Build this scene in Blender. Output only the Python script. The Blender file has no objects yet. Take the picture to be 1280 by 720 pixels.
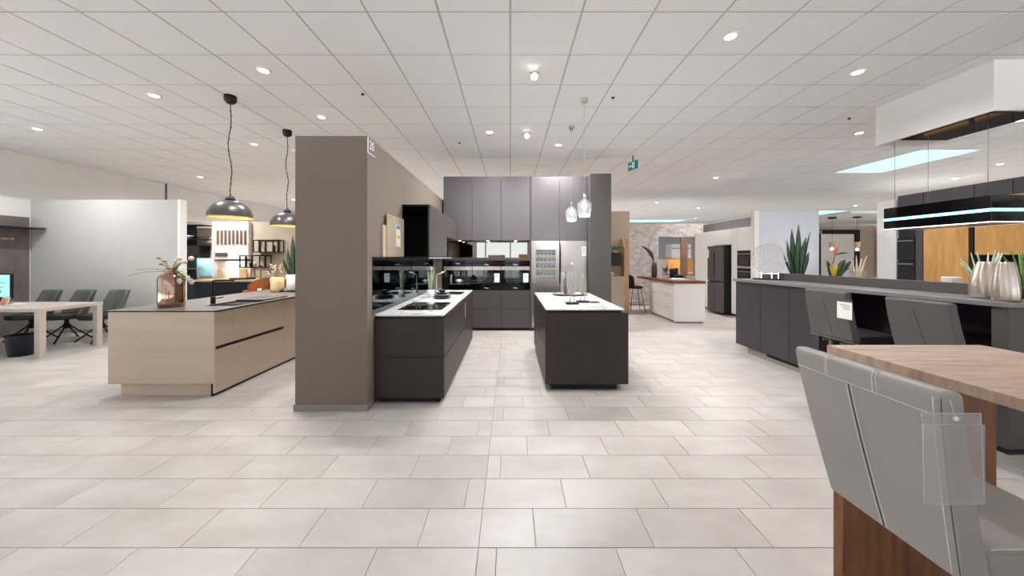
import bpy, bmesh, math, random
from mathutils import Vector, Matrix, geometry
random.seed(7)
S = bpy.context.scene
COL = S.collection
PI = math.pi

# ------------------------------------------------------------------ camera, world, exposure
cam_d = bpy.data.cameras.new('camera')
cam_d.sensor_width = 36.0
cam_d.lens = 36.0 * 440.0 / 1280.0
cam_d.shift_x = 0.0016
cam_d.shift_y = -0.0297
cam_d.clip_start = 0.05
cam_d.clip_end = 120
cam = bpy.data.objects.new('camera', cam_d)
cam.location = (0, 0, 1.47)
cam.rotation_euler = (PI / 2, 0, 0)
COL.objects.link(cam)
S.camera = cam

world = bpy.data.worlds.new('world')
S.world = world
world.use_nodes = True
world.node_tree.nodes['Background'].inputs[0].default_value = (0.78, 0.90, 1.0, 1)
world.node_tree.nodes['Background'].inputs[1].default_value = 1.5
sun_d = bpy.data.lights.new('sun', 'SUN')
sun_d.energy = 34.0
sun_d.angle = 0.01
sun_d.color = (0.97, 0.985, 1)
sun = bpy.data.objects.new('sun', sun_d)
sun.rotation_euler = (-math.radians(32), math.radians(28), 0)   # stands behind the building, lights the forecourt outside the glazing
COL.objects.link(sun)

S.view_settings.view_transform = 'Standard'
S.view_settings.look = 'None'
S.view_settings.gamma = 1.0
S.view_settings.use_curve_mapping = False
S.view_settings.exposure = 0.2
DOWN_POWER = 130.0        # watts of each ceiling downlight
SKY_STRENGTH = 1.0       # daylight through the skylight panes
S.cycles.max_bounces = 8
S.cycles.diffuse_bounces = 5
S.cycles.glossy_bounces = 4
S.cycles.transmission_bounces = 6
S.cycles.transparent_max_bounces = 8
S.cycles.sample_clamp_indirect = 12.0
S.cycles.caustics_reflective = False
S.cycles.caustics_refractive = False

# ------------------------------------------------------------------ materials
def lin(c):
    return tuple(((v / 255) / 12.92 if v / 255 <= 0.04045 else ((v / 255 + 0.055) / 1.055) ** 2.4) for v in c) + (1,)

def mat(name, col, rough=0.5, metal=0.0, var=0.0, scale=6.0, stretch=(1, 1, 1), bump=0.0, bscale=60.0,
        coat=0.0, spec=0.5, emit=None, estr=0.0, trans=0.0, ior=1.45, alpha=1.0, col2=None, rnd=0.0, space='Object'):
    m = bpy.data.materials.new(name)
    m.use_nodes = True
    nt = m.node_tree
    N = nt.nodes
    b = N['Principled BSDF']
    c1 = lin(col)
    b.inputs['Base Color'].default_value = c1
    b.inputs['Roughness'].default_value = rough
    b.inputs['Metallic'].default_value = metal
    b.inputs['Specular IOR Level'].default_value = spec
    b.inputs['Coat Weight'].default_value = coat
    b.inputs['Coat Roughness'].default_value = 0.05
    b.inputs['Transmission Weight'].default_value = trans
    b.inputs['IOR'].default_value = ior
    b.inputs['Alpha'].default_value = alpha
    if emit:
        b.inputs['Emission Color'].default_value = lin(emit)
        b.inputs['Emission Strength'].default_value = estr
    if var or bump or col2:
        tc = N.new('ShaderNodeTexCoord')
        geo = N.new('ShaderNodeNewGeometry')
        mp = N.new('ShaderNodeMapping')
        mp.inputs['Scale'].default_value = stretch
        nt.links.new(geo.outputs['Position'] if space == 'World' else tc.outputs['Object'], mp.inputs['Vector'])
        vec = mp.outputs['Vector']
        if rnd:
            oi = N.new('ShaderNodeObjectInfo')
            ml = N.new('ShaderNodeVectorMath'); ml.operation = 'ADD'
            mr = N.new('ShaderNodeMath'); mr.operation = 'MULTIPLY'; mr.inputs[1].default_value = 37.0
            nt.links.new(oi.outputs['Random'], mr.inputs[0])
            nt.links.new(vec, ml.inputs[0]); nt.links.new(mr.outputs[0], ml.inputs[1])
            vec = ml.outputs[0]
        if var or col2:
            n = N.new('ShaderNodeTexNoise')
            n.inputs['Scale'].default_value = scale
            n.inputs['Detail'].default_value = 6
            n.inputs['Roughness'].default_value = 0.6
            nt.links.new(vec, n.inputs['Vector'])
            r = N.new('ShaderNodeValToRGB')
            r.color_ramp.elements[0].position = 0.32
            r.color_ramp.elements[1].position = 0.68
            if col2:
                r.color_ramp.elements[0].color = lin(col2)
                r.color_ramp.elements[1].color = c1
            else:
                r.color_ramp.elements[0].color = tuple(max(0, v * (1 - var)) for v in c1[:3]) + (1,)
                r.color_ramp.elements[1].color = tuple(min(1, v * (1 + var)) for v in c1[:3]) + (1,)
            nt.links.new(n.outputs['Fac'], r.inputs['Fac'])
            out = r.outputs['Color']
            if rnd:
                hs = N.new('ShaderNodeHueSaturation')
                mm = N.new('ShaderNodeMapRange')
                mm.inputs['To Min'].default_value = 1 - rnd
                mm.inputs['To Max'].default_value = 1 + rnd
                nt.links.new(oi.outputs['Random'], mm.inputs['Value'])
                nt.links.new(mm.outputs[0], hs.inputs['Value'])
                nt.links.new(out, hs.inputs['Color'])
                out = hs.outputs['Color']
            nt.links.new(out, b.inputs['Base Color'])
        if bump:
            n2 = N.new('ShaderNodeTexNoise')
            n2.inputs['Scale'].default_value = bscale
            n2.inputs['Detail'].default_value = 3
            nt.links.new(vec, n2.inputs['Vector'])
            bp = N.new('ShaderNodeBump')
            bp.inputs['Strength'].default_value = bump
            bp.inputs['Distance'].default_value = 0.01
            nt.links.new(n2.outputs['Fac'], bp.inputs['Height'])
            nt.links.new(bp.outputs['Normal'], b.inputs['Normal'])
    return m

def marble(name):
    m = mat(name, (236, 233, 229), 0.25, spec=0.5)
    nt = m.node_tree; N = nt.nodes
    tc = N.new('ShaderNodeTexCoord')
    n = N.new('ShaderNodeTexNoise'); n.inputs['Scale'].default_value = 2.2; n.inputs['Detail'].default_value = 8; n.inputs['Distortion'].default_value = 1.2
    nt.links.new(tc.outputs['Object'], n.inputs['Vector'])
    r = N.new('ShaderNodeValToRGB')
    e = r.color_ramp.elements
    e[0].position = 0.46; e[0].color = lin((230, 227, 224))
    e[1].position = 0.54; e[1].color = lin((230, 227, 224))
    v = e.new(0.5); v.color = lin((178, 174, 171))
    nt.links.new(n.outputs['Fac'], r.inputs['Fac'])
    nt.links.new(r.outputs['Color'], N['Principled BSDF'].inputs['Base Color'])
    return m

TILE = mat('floor_stone', (204, 198, 193), 0.36, var=0.0, col2=(182, 175, 169), scale=1.6, stretch=(1.0, 1.8, 1), rnd=0.035, space='World', spec=0.45)
GROUT = mat('floor_grout', (146, 136, 128), 0.8, var=0.1)
CEIL = mat('ceiling_tile_fibre', (244, 243, 243), 0.9, bump=0.15, bscale=120, var=0.015, scale=30, spec=0.2)
CEILG = mat('ceiling_grid_grey', (202, 198, 195), 0.8, var=0.02)
WHITE = mat('white_paint', (238, 236, 234), 0.75, var=0.02, scale=3, bump=0.05, bscale=150)
GREENW = mat('pale_greenish_paint', (198, 199, 194), 0.7, var=0.02, scale=2)
BLUEW = mat('pale_blue_paint', (214, 218, 228), 0.7, var=0.02, scale=2)
BEIGE = mat('beige_paint', (208, 193, 174), 0.75, var=0.03, scale=2)
TAUPE = mat('taupe_paint', (124, 112, 100), 0.7, var=0.03, scale=3, bump=0.05, bscale=150)
TAUPESK = mat('grey_skirting', (140, 138, 132), 0.5, var=0.03)
CONC = mat('concrete_board', (128, 118, 114), 0.6, col2=(106, 97, 94), scale=3)
STONEW = mat('weathered_plaster_wall', (196, 186, 180), 0.8, col2=(146, 138, 134), scale=5.0, stretch=(1.6, 1, 2.6), bump=0.2, bscale=25)
DARK = mat('matt_charcoal_lacquer', (78, 71, 72), 0.42, var=0.04, scale=2, spec=0.4)
DARKU = mat('charcoal_lacquer_lit', (98, 93, 96), 0.4, var=0.03, scale=2, spec=0.45)  # lightened charcoal, spotlight sheen on the wall cabinets put into the colour
DARKC = mat('matt_graphite_lacquer', (64, 60, 64), 0.45, var=0.04, scale=2, spec=0.4)
DARKB = mat('matt_brown_black_lacquer', (57, 48, 48), 0.45, var=0.04, scale=2, spec=0.4)
SLATE = mat('slate_grey_lacquer', (80, 76, 79), 0.45, var=0.04, scale=2, spec=0.4)
GREYP = mat('dark_grey_panel', (88, 83, 80), 0.5, var=0.04, scale=2)
BLACK = mat('black_satin', (18, 17, 18), 0.35, var=0.1)
BLACKM = mat('black_matt', (24, 22, 23), 0.6, var=0.1)
BGLASS = mat('black_glass', (8, 8, 10), 0.04, spec=0.6, var=0.1)
PURPLE = mat('aubergine_gloss_back', (22, 10, 20), 0.12, spec=0.5, var=0.1)
CHAMP = mat('champagne_gloss_lacquer', (208, 189, 170), 0.16, var=0.02, scale=2, coat=0.3)
CHAMPE = mat('champagne_satin_laminate', (206, 187, 167), 0.4, col2=(196, 177, 157), scale=3, stretch=(0.4, 1, 5))
TOPGR = mat('grey_ceramic_top', (112, 106, 104), 0.3, var=0.08, scale=5)
MARB = marble('white_marble_top')
STEEL = mat('brushed_steel', (190, 182, 176), 0.28, metal=1.0, var=0.05, scale=30, stretch=(1, 1, 0.05))
CHROME = mat('chrome', (215, 215, 215), 0.08, metal=1.0, var=0.02)
SILV = mat('silver_wire', (205, 200, 194), 0.3, metal=0.85, var=0.05)
COPPER = mat('copper_mirror_glaze', (176, 142, 122), 0.09, metal=1.0, var=0.15, scale=3)
BRUSHG = mat('pleated_champagne_metal', (205, 192, 180), 0.3, metal=0.75, var=0.05, scale=20)
MIRR = mat('tinted_mirror', (205, 195, 180), 0.02, metal=1.0, var=0.01)
DMIRR = mat('smoked_mirror', (74, 82, 90), 0.02, metal=1.0, var=0.01)
MWHITE = mat('white_lacquer', (246, 243, 240), 0.4, var=0.015)
WWOOD = mat('white_wood_grain', (228, 224, 218), 0.5, col2=(208, 202, 195), scale=4, stretch=(1, 0.5, 9))
WALNUT = mat('walnut_top', (134, 82, 52), 0.4, col2=(98, 58, 38), scale=3, stretch=(1, 6, 8))
OAKT = mat('rustic_oak_top', (202, 176, 156), 0.5, col2=(166, 138, 118), scale=2.4, stretch=(2.2, 14, 3), bump=0.1, bscale=40)
OAKD = mat('rustic_oak_dark', (146, 98, 62), 0.5, col2=(104, 66, 40), scale=2.4, stretch=(9, 6, 1.2), bump=0.1, bscale=40)
OAKL = mat('golden_oak_veneer', (222, 172, 104), 0.5, col2=(196, 142, 80), scale=2.0, stretch=(4, 5, 0.7))
WOODP = mat('pale_wood', (222, 190, 150), 0.5, col2=(196, 162, 122), scale=4, stretch=(1, 5, 1))
BROWNW = mat('mid_brown_wood', (136, 104, 84), 0.5, col2=(112, 84, 66), scale=3, stretch=(5, 5, 0.8))
DESKM = mat('greyed_oak_desk', (196, 186, 178), 0.5, col2=(180, 169, 161), scale=3, stretch=(0.8, 8, 1))
LEATH = mat('taupe_grey_leather', (162, 157, 152), 0.42, var=0.03, bump=0.05, bscale=220, spec=0.4)
LEATHD = mat('dark_grey_leather', (92, 88, 88), 0.45, var=0.05, bump=0.1, bscale=220, spec=0.4)
LEATHB = mat('black_leather', (34, 32, 32), 0.4, var=0.05, bump=0.1, bscale=220)
OLIVE = mat('olive_grey_leather', (92, 94, 90), 0.4, var=0.06, bump=0.1, bscale=200)
THREAD = mat('pale_thread', (222, 219, 214), 0.7, var=0.05)
ORANGE = mat('cognac_leather', (168, 92, 34), 0.45, var=0.06)
TEAL = mat('dark_teal_lacquer', (36, 48, 56), 0.4, var=0.06)
NAVY = mat('navy_lacquer', (22, 26, 40), 0.4, var=0.06)
LEAFD = mat('dark_green_leaf', (66, 92, 66), 0.45, col2=(44, 68, 50), scale=14, stretch=(1, 1, 3))
LEAFL = mat('light_green_leaf', (150, 178, 100), 0.5, col2=(98, 130, 66), scale=10)
GRASS = mat('pale_grass', (152, 170, 122), 0.55, col2=(196, 204, 184), scale=9)
LEAFP = mat('pale_variegated_leaf', (228, 236, 216), 0.5, col2=(184, 204, 156), scale=20)
YELLOW = mat('yellow_petal', (226, 196, 76), 0.6, var=0.1)
REDO = mat('orange_petal', (226, 120, 70), 0.6, var=0.1)
CREAMF = mat('cream_flower', (228, 210, 190), 0.8, var=0.08, scale=40)
DRY = mat('dry_stem', (150, 128, 84), 0.7, var=0.1)
CERAM = mat('white_ceramic', (232, 228, 222), 0.35, var=0.02)
CANDLE = mat('pearl_gold_glass', (232, 210, 164), 0.25, var=0.05, scale=6, metal=0.25)
PAPER = mat('white_paper', (240, 238, 234), 0.7, var=0.01)
PRINT = mat('grey_print', (120, 120, 122), 0.7, var=0.02)
BLUEP = mat('blue_print', (86, 150, 200), 0.6, var=0.05)
YELP = mat('yellow_print', (232, 178, 60), 0.6, var=0.05)
PHOTO = mat('warm_photo_print', (232, 196, 160), 0.6, col2=(176, 88, 70), scale=22)
GLASS = mat('clear_glass', (250, 252, 252), 0.02, trans=1.0, ior=1.45)
def thin_plastic(name, col, tr):
    m = bpy.data.materials.new(name); m.use_nodes = True
    nt = m.node_tree; N = nt.nodes
    b = N['Principled BSDF']; b.inputs['Base Color'].default_value = lin(col); b.inputs['Roughness'].default_value = 0.12
    t = N.new('ShaderNodeBsdfTransparent'); t.inputs[0].default_value = (0.93, 0.92, 0.92, 1)
    mx = N.new('ShaderNodeMixShader')
    n = N.new('ShaderNodeTexNoise'); n.inputs['Scale'].default_value = 7
    mr = N.new('ShaderNodeMapRange'); mr.inputs['To Min'].default_value = tr - 0.06; mr.inputs['To Max'].default_value = tr + 0.06
    nt.links.new(n.outputs['Fac'], mr.inputs['Value'])
    nt.links.new(mr.outputs[0], mx.inputs[0])
    nt.links.new(b.outputs[0], mx.inputs[1]); nt.links.new(t.outputs[0], mx.inputs[2])
    nt.links.new(mx.outputs[0], N['Material Output'].inputs[0])
    return m
PLAST = thin_plastic('clear_plastic_sleeve', (205, 200, 200), 0.68)
SGLASS = thin_plastic('thin_clear_glass', (225, 230, 232), 0.88)
LIGHTW = mat('lamp_glow', (255, 250, 240), 0.5, emit=(255, 246, 232), estr=14.0, var=0.01)
LEDW = mat('led_white', (255, 255, 255), 0.5, emit=(240, 248, 255), estr=2.5, var=0.01)
LEDC = mat('led_cyan', (180, 250, 250), 0.5, emit=(150, 236, 240), estr=1.3, var=0.01)
BULB = mat('bulb_glow', (255, 255, 255), 0.5, emit=(248, 252, 255), estr=4.0, var=0.01)
WARMIN = mat('dome_inner_glow', (238, 220, 170), 0.6, emit=(255, 224, 150), estr=0.1, var=0.02)  # faint emission imitates bulb light falling on the lining
SKYPANE = mat('skylight_sky', (190, 232, 248), 0.5, emit=(174, 230, 245), estr=SKY_STRENGTH, var=0.01)
SCREEN = mat('screen_blue', (150, 205, 240), 0.3, emit=(150, 205, 240), estr=0.9, var=0.01)
SCRW = mat('screen_white', (230, 240, 250), 0.3, emit=(225, 238, 250), estr=0.9, var=0.01)
SCRD = mat('screen_dark_blue', (52, 120, 176), 0.3, emit=(50, 112, 170), estr=0.7, var=0.01)
DOME = mat('gunmetal_dome', (84, 82, 82), 0.35, metal=0.5, var=0.08, scale=12)
EXITG = mat('exit_green', (16, 120, 110), 0.5, emit=(10, 110, 100), estr=0.25, var=0.02)
EXITW = mat('exit_white', (236, 244, 240), 0.5, emit=(220, 240, 236), estr=0.4, var=0.01)
SIGNB = mat('sign_dark', (92, 82, 88), 0.5, var=0.03)
CYANBS = mat('lit_glass_backsplash', (168, 216, 222), 0.25, var=0.03)
WINEB = mat('wine_bottle_glass', (32, 44, 46), 0.1, var=0.2, spec=0.6)
WINEL = mat('wine_blue_interior', (116, 140, 150), 0.4, var=0.15)

# ------------------------------------------------------------------ mesh helpers
class MB:
    def __init__(s):
        s.v = []; s.f = []; s.sm = []
    def add(s, vs, fs, smooth=False):
        o = len(s.v)
        s.v += [tuple(p) for p in vs]
        for f in fs:
            s.f.append([i + o for i in f]); s.sm.append(smooth)
        return s
    def box(s, x0, x1, y0, y1, z0, z1):
        if x0 > x1: x0, x1 = x1, x0
        if y0 > y1: y0, y1 = y1, y0
        if z0 > z1: z0, z1 = z1, z0
        return s.add([(x0, y0, z0), (x1, y0, z0), (x1, y1, z0), (x0, y1, z0), (x0, y0, z1), (x1, y0, z1), (x1, y1, z1), (x0, y1, z1)],
                     [(0, 3, 2, 1), (4, 5, 6, 7), (0, 1, 5, 4), (1, 2, 6, 5), (2, 3, 7, 6), (3, 0, 4, 7)])
    def rbox(s, c, size, rz):
        cx, cy, cz = c; sx, sy, sz = (q / 2 for q in size)
        ca, sa = math.cos(rz), math.sin(rz)
        vs = [(cx + ca * x * sx - sa * y * sy, cy + sa * x * sx + ca * y * sy, cz + z * sz) for z in (-1, 1) for x, y in ((-1, -1), (1, -1), (1, 1), (-1, 1))]
        return s.add(vs, [(0, 3, 2, 1), (4, 5, 6, 7), (0, 1, 5, 4), (1, 2, 6, 5), (2, 3, 7, 6), (3, 0, 4, 7)])
    def lathe(s, prof, c=(0, 0, 0), n=24, cap=True, wob=None):
        vs = []; fs = []
        for i, (r, z) in enumerate(prof):
            for k in range(n):
                a = 2 * PI * k / n
                rr = r * (wob(a, z) if wob else 1)
                vs.append((c[0] + rr * math.cos(a), c[1] + rr * math.sin(a), c[2] + z))
        for i in range(len(prof) - 1):
            for k in range(n):
                a = i * n + k; b = i * n + (k + 1) % n
                fs.append((a, b, b + n, a + n))
        if cap:
            fs.append(tuple(range(n - 1, -1, -1)))
            m = (len(prof) - 1) * n
            fs.append(tuple(range(m, m + n)))
        return s.add(vs, fs, True)
    def tube(s, pts, r, n=8, cap=True):
        pts = [Vector(p) for p in pts]
        vs = []; fs = []
        rs = r if isinstance(r, (list, tuple)) else [r] * len(pts)
        d0 = (pts[1] - pts[0]).normalized()
        u = d0.orthogonal().normalized()
        for i, p in enumerate(pts):
            d = (pts[min(i + 1, len(pts) - 1)] - pts[max(i - 1, 0)]).normalized()
            u = (u - d * u.dot(d)).normalized()
            w = d.cross(u)
            for k in range(n):
                a = 2 * PI * k / n
                vs.append(p + (u * math.cos(a) + w * math.sin(a)) * rs[i])
        for i in range(len(pts) - 1):
            for k in range(n):
                a = i * n + k; b = i * n + (k + 1) % n
                fs.append((a, b, b + n, a + n))
        if cap:
            fs.append(tuple(range(n - 1, -1, -1)))
            m = (len(pts) - 1) * n
            fs.append(tuple(range(m, m + n)))
        return s.add(vs, fs, True)
    def prism(s, poly, axis, a, b):
        """closed polygon (2-tuples) extruded along axis 'x','y' or 'z' from a to b"""
        n = len(poly)
        def P(p, t):
            return {'x': (t, p[0], p[1]), 'y': (p[0], t, p[1]), 'z': (p[0], p[1], t)}[axis]
        vs = [P(p, a) for p in poly] + [P(p, b) for p in poly]
        fs = [tuple(range(n - 1, -1, -1)), tuple(range(n, 2 * n))] + [(i, (i + 1) % n, n + (i + 1) % n, n + i) for i in range(n)]
        return s.add(vs, fs)
    def sphere(s, c, r, n=10, m=6, sq=(1, 1, 1)):
        prof = [(max(1e-4, r * math.sin(PI * i / m)), -r * math.cos(PI * i / m)) for i in range(m + 1)]
        vs = []; o = MB().lathe(prof, (0, 0, 0), n)
        return s.add([(c[0] + x * sq[0], c[1] + y * sq[1], c[2] + z * sq[2]) for x, y, z in o.v], o.f, True)
    def blade(s, base, tip, w, bend=(0, 0, 0), face=(0, -1, 0), seg=6, shape=None, fold=0.25):
        base, tip, bend = Vector(base), Vector(tip), Vector(bend)
        L = (tip - base)
        face = Vector(face)
        side = L.cross(face).normalized()
        nrm = side.cross(L).normalized()
        vs = []; fs = []
        for i in range(seg + 1):
            t = i / seg
            p = base + L * t + bend * (4 * t * (1 - t))
            ww = w * (shape(t) if shape else (0.55 + 0.9 * t - 1.45 * t * t * t if t < 1 else 0.0)) * 0.5
            ww = max(ww, 0.0008)
            for q, off in ((-1, 0), (0, fold * ww), (1, 0), (0, fold * ww + 0.004)):
                vs.append(p + side * q * ww + nrm * off)
        for i in range(seg):
            for k in range(4):
                a = i * 4 + k; b = i * 4 + (k + 1) % 4
                fs.append((a, b, b + 4, a + 4))
        fs.append((3, 2, 1, 0)); m = seg * 4; fs.append((m, m + 1, m + 2, m + 3))
        return s.add(vs, fs, True)
    def build(s, name, material, parent=None, bevel=0.0, seg=2, local=False, smooth=None, fixn=True):
        me = bpy.data.meshes.new(name)
        off = Vector((0, 0, 0))
        if parent is not None and not local:
            q = parent
            while q is not None:
                off += Vector(q.location); q = q.parent
        me.from_pydata([tuple(Vector(p) - off) for p in s.v], [], s.f)
        sm = s.sm if smooth is None else [smooth] * len(s.f)
        me.polygons.foreach_set('use_smooth', sm)
        if fixn:
            bm = bmesh.new(); bm.from_mesh(me)
            bmesh.ops.recalc_face_normals(bm, faces=bm.faces)
            bm.to_mesh(me); bm.free()
        me.materials.append(material)
        o = bpy.data.objects.new(name, me)
        COL.objects.link(o)
        if parent is not None: o.parent = parent
        if bevel:
            md = o.modifiers.new('edge', 'BEVEL'); md.width = bevel; md.segments = seg; md.limit_method = 'ANGLE'; md.angle_limit = 0.6
            md.harden_normals = False
        return o

def box(name, m, parent, x0, x1, y0, y1, z0, z1, bevel=0.0, seg=2):
    return MB().box(x0, x1, y0, y1, z0, z1).build(name, m, parent, bevel, seg)

def tag(o, label, cat, group=None):
    o['label'] = label; o['category'] = cat
    if group: o['group'] = group
    return o

def thing(name, label, cat, loc=(0, 0, 0), group=None, rz=0.0):
    o = bpy.data.objects.new(name, None)
    o.empty_display_size = 0.1
    o.location = loc; o.rotation_euler = (0, 0, rz)
    COL.objects.link(o)
    return tag(o, label, cat, group)

def struct(o):
    o['kind'] = 'structure'; return o

def copy_tree(o, loc=None, label=None, group=None, parent=None):
    c = o.copy(); COL.objects.link(c)
    if parent is not None: c.parent = parent
    if loc is not None: c.location = loc
    if label: c['label'] = label
    if group: c['group'] = group
    for ch in o.children: copy_tree(ch, parent=c)
    return c

def text(body, size, loc, rot, m, parent, name='lettering', extrude=0.0008):
    cu = bpy.data.curves.new(name, 'FONT')
    cu.body = body; cu.size = size; cu.extrude = extrude; cu.align_x = 'CENTER'; cu.align_y = 'CENTER'
    cu.materials.append(m)
    tmp = bpy.data.objects.new(name, cu); COL.objects.link(tmp)
    bpy.context.view_layer.update()
    me = bpy.data.meshes.new_from_object(tmp.evaluated_get(bpy.context.evaluated_depsgraph_get()))
    bpy.data.objects.remove(tmp)
    o = bpy.data.objects.new(name, me)
    COL.objects.link(o)
    off = Vector((0, 0, 0))
    if parent is not None:
        q = parent
        while q is not None: off += Vector(q.location); q = q.parent
        o.parent = parent
    o.location = Vector(loc) - off
    o.rotation_euler = rot
    return o

def lamp(name, kind, loc, power, color=(1, 0.99, 0.98), parent=None, size=0.05, rot=(0, 0, 0), spot=2.75, blend=0.9, sy=None):
    ld = bpy.data.lights.new(name, kind)
    ld.energy = power; ld.color = color
    if kind == 'SPOT':
        ld.spot_size = spot; ld.spot_blend = blend; ld.shadow_soft_size = size
    elif kind == 'POINT':
        ld.shadow_soft_size = size
    elif kind == 'AREA':
        ld.shape = 'RECTANGLE'; ld.size = size; ld.size_y = sy or size
    o = bpy.data.objects.new(name, ld); COL.objects.link(o)
    off = Vector((0, 0, 0))
    if parent is not None:
        q = parent
        while q is not None: off += Vector(q.location); q = q.parent
        o.parent = parent
    o.location = Vector(loc) - off; o.rotation_euler = rot
    return o

CZ = 3.61        # underside of the ceiling tiles

# ------------------------------------------------------------------ floor
floor = struct(box('floor', GROUT, None, -10.2, 19.2, -6.2, 22.2, -0.2, -0.004))
TL, TD, JOINT, CUT = 0.603, 0.2785, 0.0035, -0.162
def tile_mesh(w, d, name='tile'):
    me = bpy.data.meshes.new(name)
    z0, z1, c = -0.012, 0.0, 0.0012
    x, y = w / 2, d / 2
    vs = [(-x, -y, z0), (x, -y, z0), (x, y, z0), (-x, y, z0), (-x, -y, z1 - c), (x, -y, z1 - c), (x, y, z1 - c), (-x, y, z1 - c),
          (-x + c, -y + c, z1), (x - c, -y + c, z1), (x - c, y - c, z1), (-x + c, y - c, z1)]
    fs = [(0, 1, 5, 4), (1, 2, 6, 5), (2, 3, 7, 6), (3, 0, 4, 7), (4, 5, 9, 8), (5, 6, 10, 9), (6, 7, 11, 10), (7, 4, 8, 11), (8, 9, 10, 11)]
    me.from_pydata(vs, [], fs); me.materials.append(TILE)
    return me
cells = []
for k in range(-28, 74):
    y0 = 1.5055 + TD * k
    off = -0.07 + 0.2 * (k % 3)
    for i in range(-17, 31):
        a, b = off + TL * i, off + TL * (i + 1)
        if b < -10 or a > 19: continue
        if a < CUT - 0.02 and b > CUT + 0.02:
            cells.append((a, CUT, y0, y0 + TD)); cells.append((CUT, b, y0, y0 + TD))
        else:
            cells.append((a, b, y0, y0 + TD))
def floor_score(c):
    x, y = (c[0] + c[1]) / 2, (c[2] + c[3]) / 2
    if y < 1.55 or abs(x) / y > 1.5: return 0
    if x > 3.7 and y < 6: return 0
    if -2.06 < x < -1.38 and y > 3.4: return 0
    return 1 / y ** 3
cells.sort(key=floor_score, reverse=True)
shared = {}
for a, b, c, d in cells[:296]:
    key = round(b - a, 3)
    if key not in shared: shared[key] = tile_mesh(b - a - JOINT, d - c - JOINT)
    o = bpy.data.objects.new('tile', shared[key]); COL.objects.link(o)
    o.location = ((a + b) / 2, (c + d) / 2, 0); o.parent = floor
mb = MB()
for a, b, c, d in cells[296:]:
    j = JOINT / 2
    mb.box(a + j, b - j, c + j, d - j, -0.012, 0)
o = mb.build('remaining_tiles', TILE, floor, fixn=False); o['kind'] = 'stuff'

# ------------------------------------------------------------------ ceiling
ceiling = struct(box('ceiling', CEILG, None, -10.2, 19.2, -6.2, 22.2, CZ + 0.006, CZ + 0.1))
PX, PY = 0.625, 0.6465
sky_rects = [(8.125, 9.375, 3.07 + PY * 6, 3.07 + PY * 9), (-4.375, -3.125, 3.07 + PY * 6, 3.07 + PY * 9),
             (5.625, 10.0, 3.07 + PY * 26, 3.07 + PY * 28), (13.125, 19.0, 3.07 + PY * 20, 3.07 + PY * 23)]
ctiles = []
for i in range(-16, 31):
    for k in range(-14, 29):
        x0, y0 = PX * i, 3.07 + PY * k
        if any(r[0] - 0.01 <= x0 and x0 + PX <= r[1] + 0.01 and r[2] - 0.01 <= y0 and y0 + PY <= r[3] + 0.01 for r in sky_rects): continue
        ctiles.append((x0, y0))
def ceil_score(c):
    x, y = c[0] + PX / 2, c[1] + PY / 2
    if y < 2.7 or abs(x) / y > 1.55: return 0
    return 1 / y ** 3
ctiles.sort(key=ceil_score, reverse=True)
cm = MB().box(-PX / 2 + 0.0105, PX / 2 - 0.0105, -PY / 2 + 0.0105, PY / 2 - 0.0105, 0, 0.02).build('ceiling_tile', CEIL, ceiling)
for n, (x, y) in enumerate(ctiles[:296]):
    o = cm if n == 0 else cm.copy()
    if n: COL.objects.link(o)
    o.location = (x + PX / 2, y + PY / 2, CZ)
mb = MB()
for x, y in ctiles[296:]:
    mb.box(x + 0.0105, x + PX - 0.0105, y + 0.0105, y + PY - 0.0105, CZ, CZ + 0.02)
o = mb.build('remaining_ceiling_tiles', CEIL, ceiling, fixn=False); o['kind'] = 'stuff'
for n, (x0, x1, y0, y1) in enumerate(sky_rects):
    w = struct(box('window_%d' % (n + 1), SKYPANE, None, x0 + 0.02, x1 - 0.02, y0 + 0.02, y1 - 0.02, CZ + 0.0015, CZ + 0.005))
    MB().box(x0, x1, y0, y0 + 0.025, CZ - 0.006, CZ + 0.005).box(x0, x1, y1 - 0.025, y1, CZ - 0.006, CZ + 0.005).box(
        x0, x0 + 0.025, y0 + 0.026, y1 - 0.026, CZ - 0.006, CZ + 0.005).box(x1 - 0.025, x1, y0 + 0.026, y1 - 0.026, CZ - 0.006, CZ + 0.005).build('window_frame', WHITE, w)

# ------------------------------------------------------------------ walls
def wall(name, m, x0, x1, y0, y1, z1, z0=0.0):
    return struct(box(name, m, None, x0, x1, y0, y1, z0, z1))
struct(MB().box(-10.2, -10.0, 5, 22, 0, CZ).box(-10.2, -10.0, -6, 5, 0, 0.25).box(-10.2, -10.0, -6, 5, 3.35, CZ).build('wall_left', WHITE, None))
mb = MB()
for k in range(9): mb.box(-10.14, -10.06, -5.9 + k * 1.35, -5.84 + k * 1.35, 0.25, 3.35)
for z in (0.25, 1.1, 2.4, 3.29): mb.box(-10.13, -10.07, -6, 5, z, z + 0.06)
struct(mb.build('window_10', BLACKM, None))
pl = bpy.data.lights.new('window_portal', 'AREA'); pl.shape = 'RECTANGLE'; pl.size = 3.1; pl.size_y = 11; pl.cycles.is_portal = True
po = bpy.data.objects.new('window_portal', pl); po.location = (-10.25, -0.5, 1.8); po.rotation_euler = (0, -PI / 2, 0); COL.objects.link(po)
wall('wall_right', WHITE, 19.0, 19.2, -6, 22, CZ)
wall('wall_far', WHITE, -10.2, 19.2, 22, 22.2, CZ)
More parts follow.
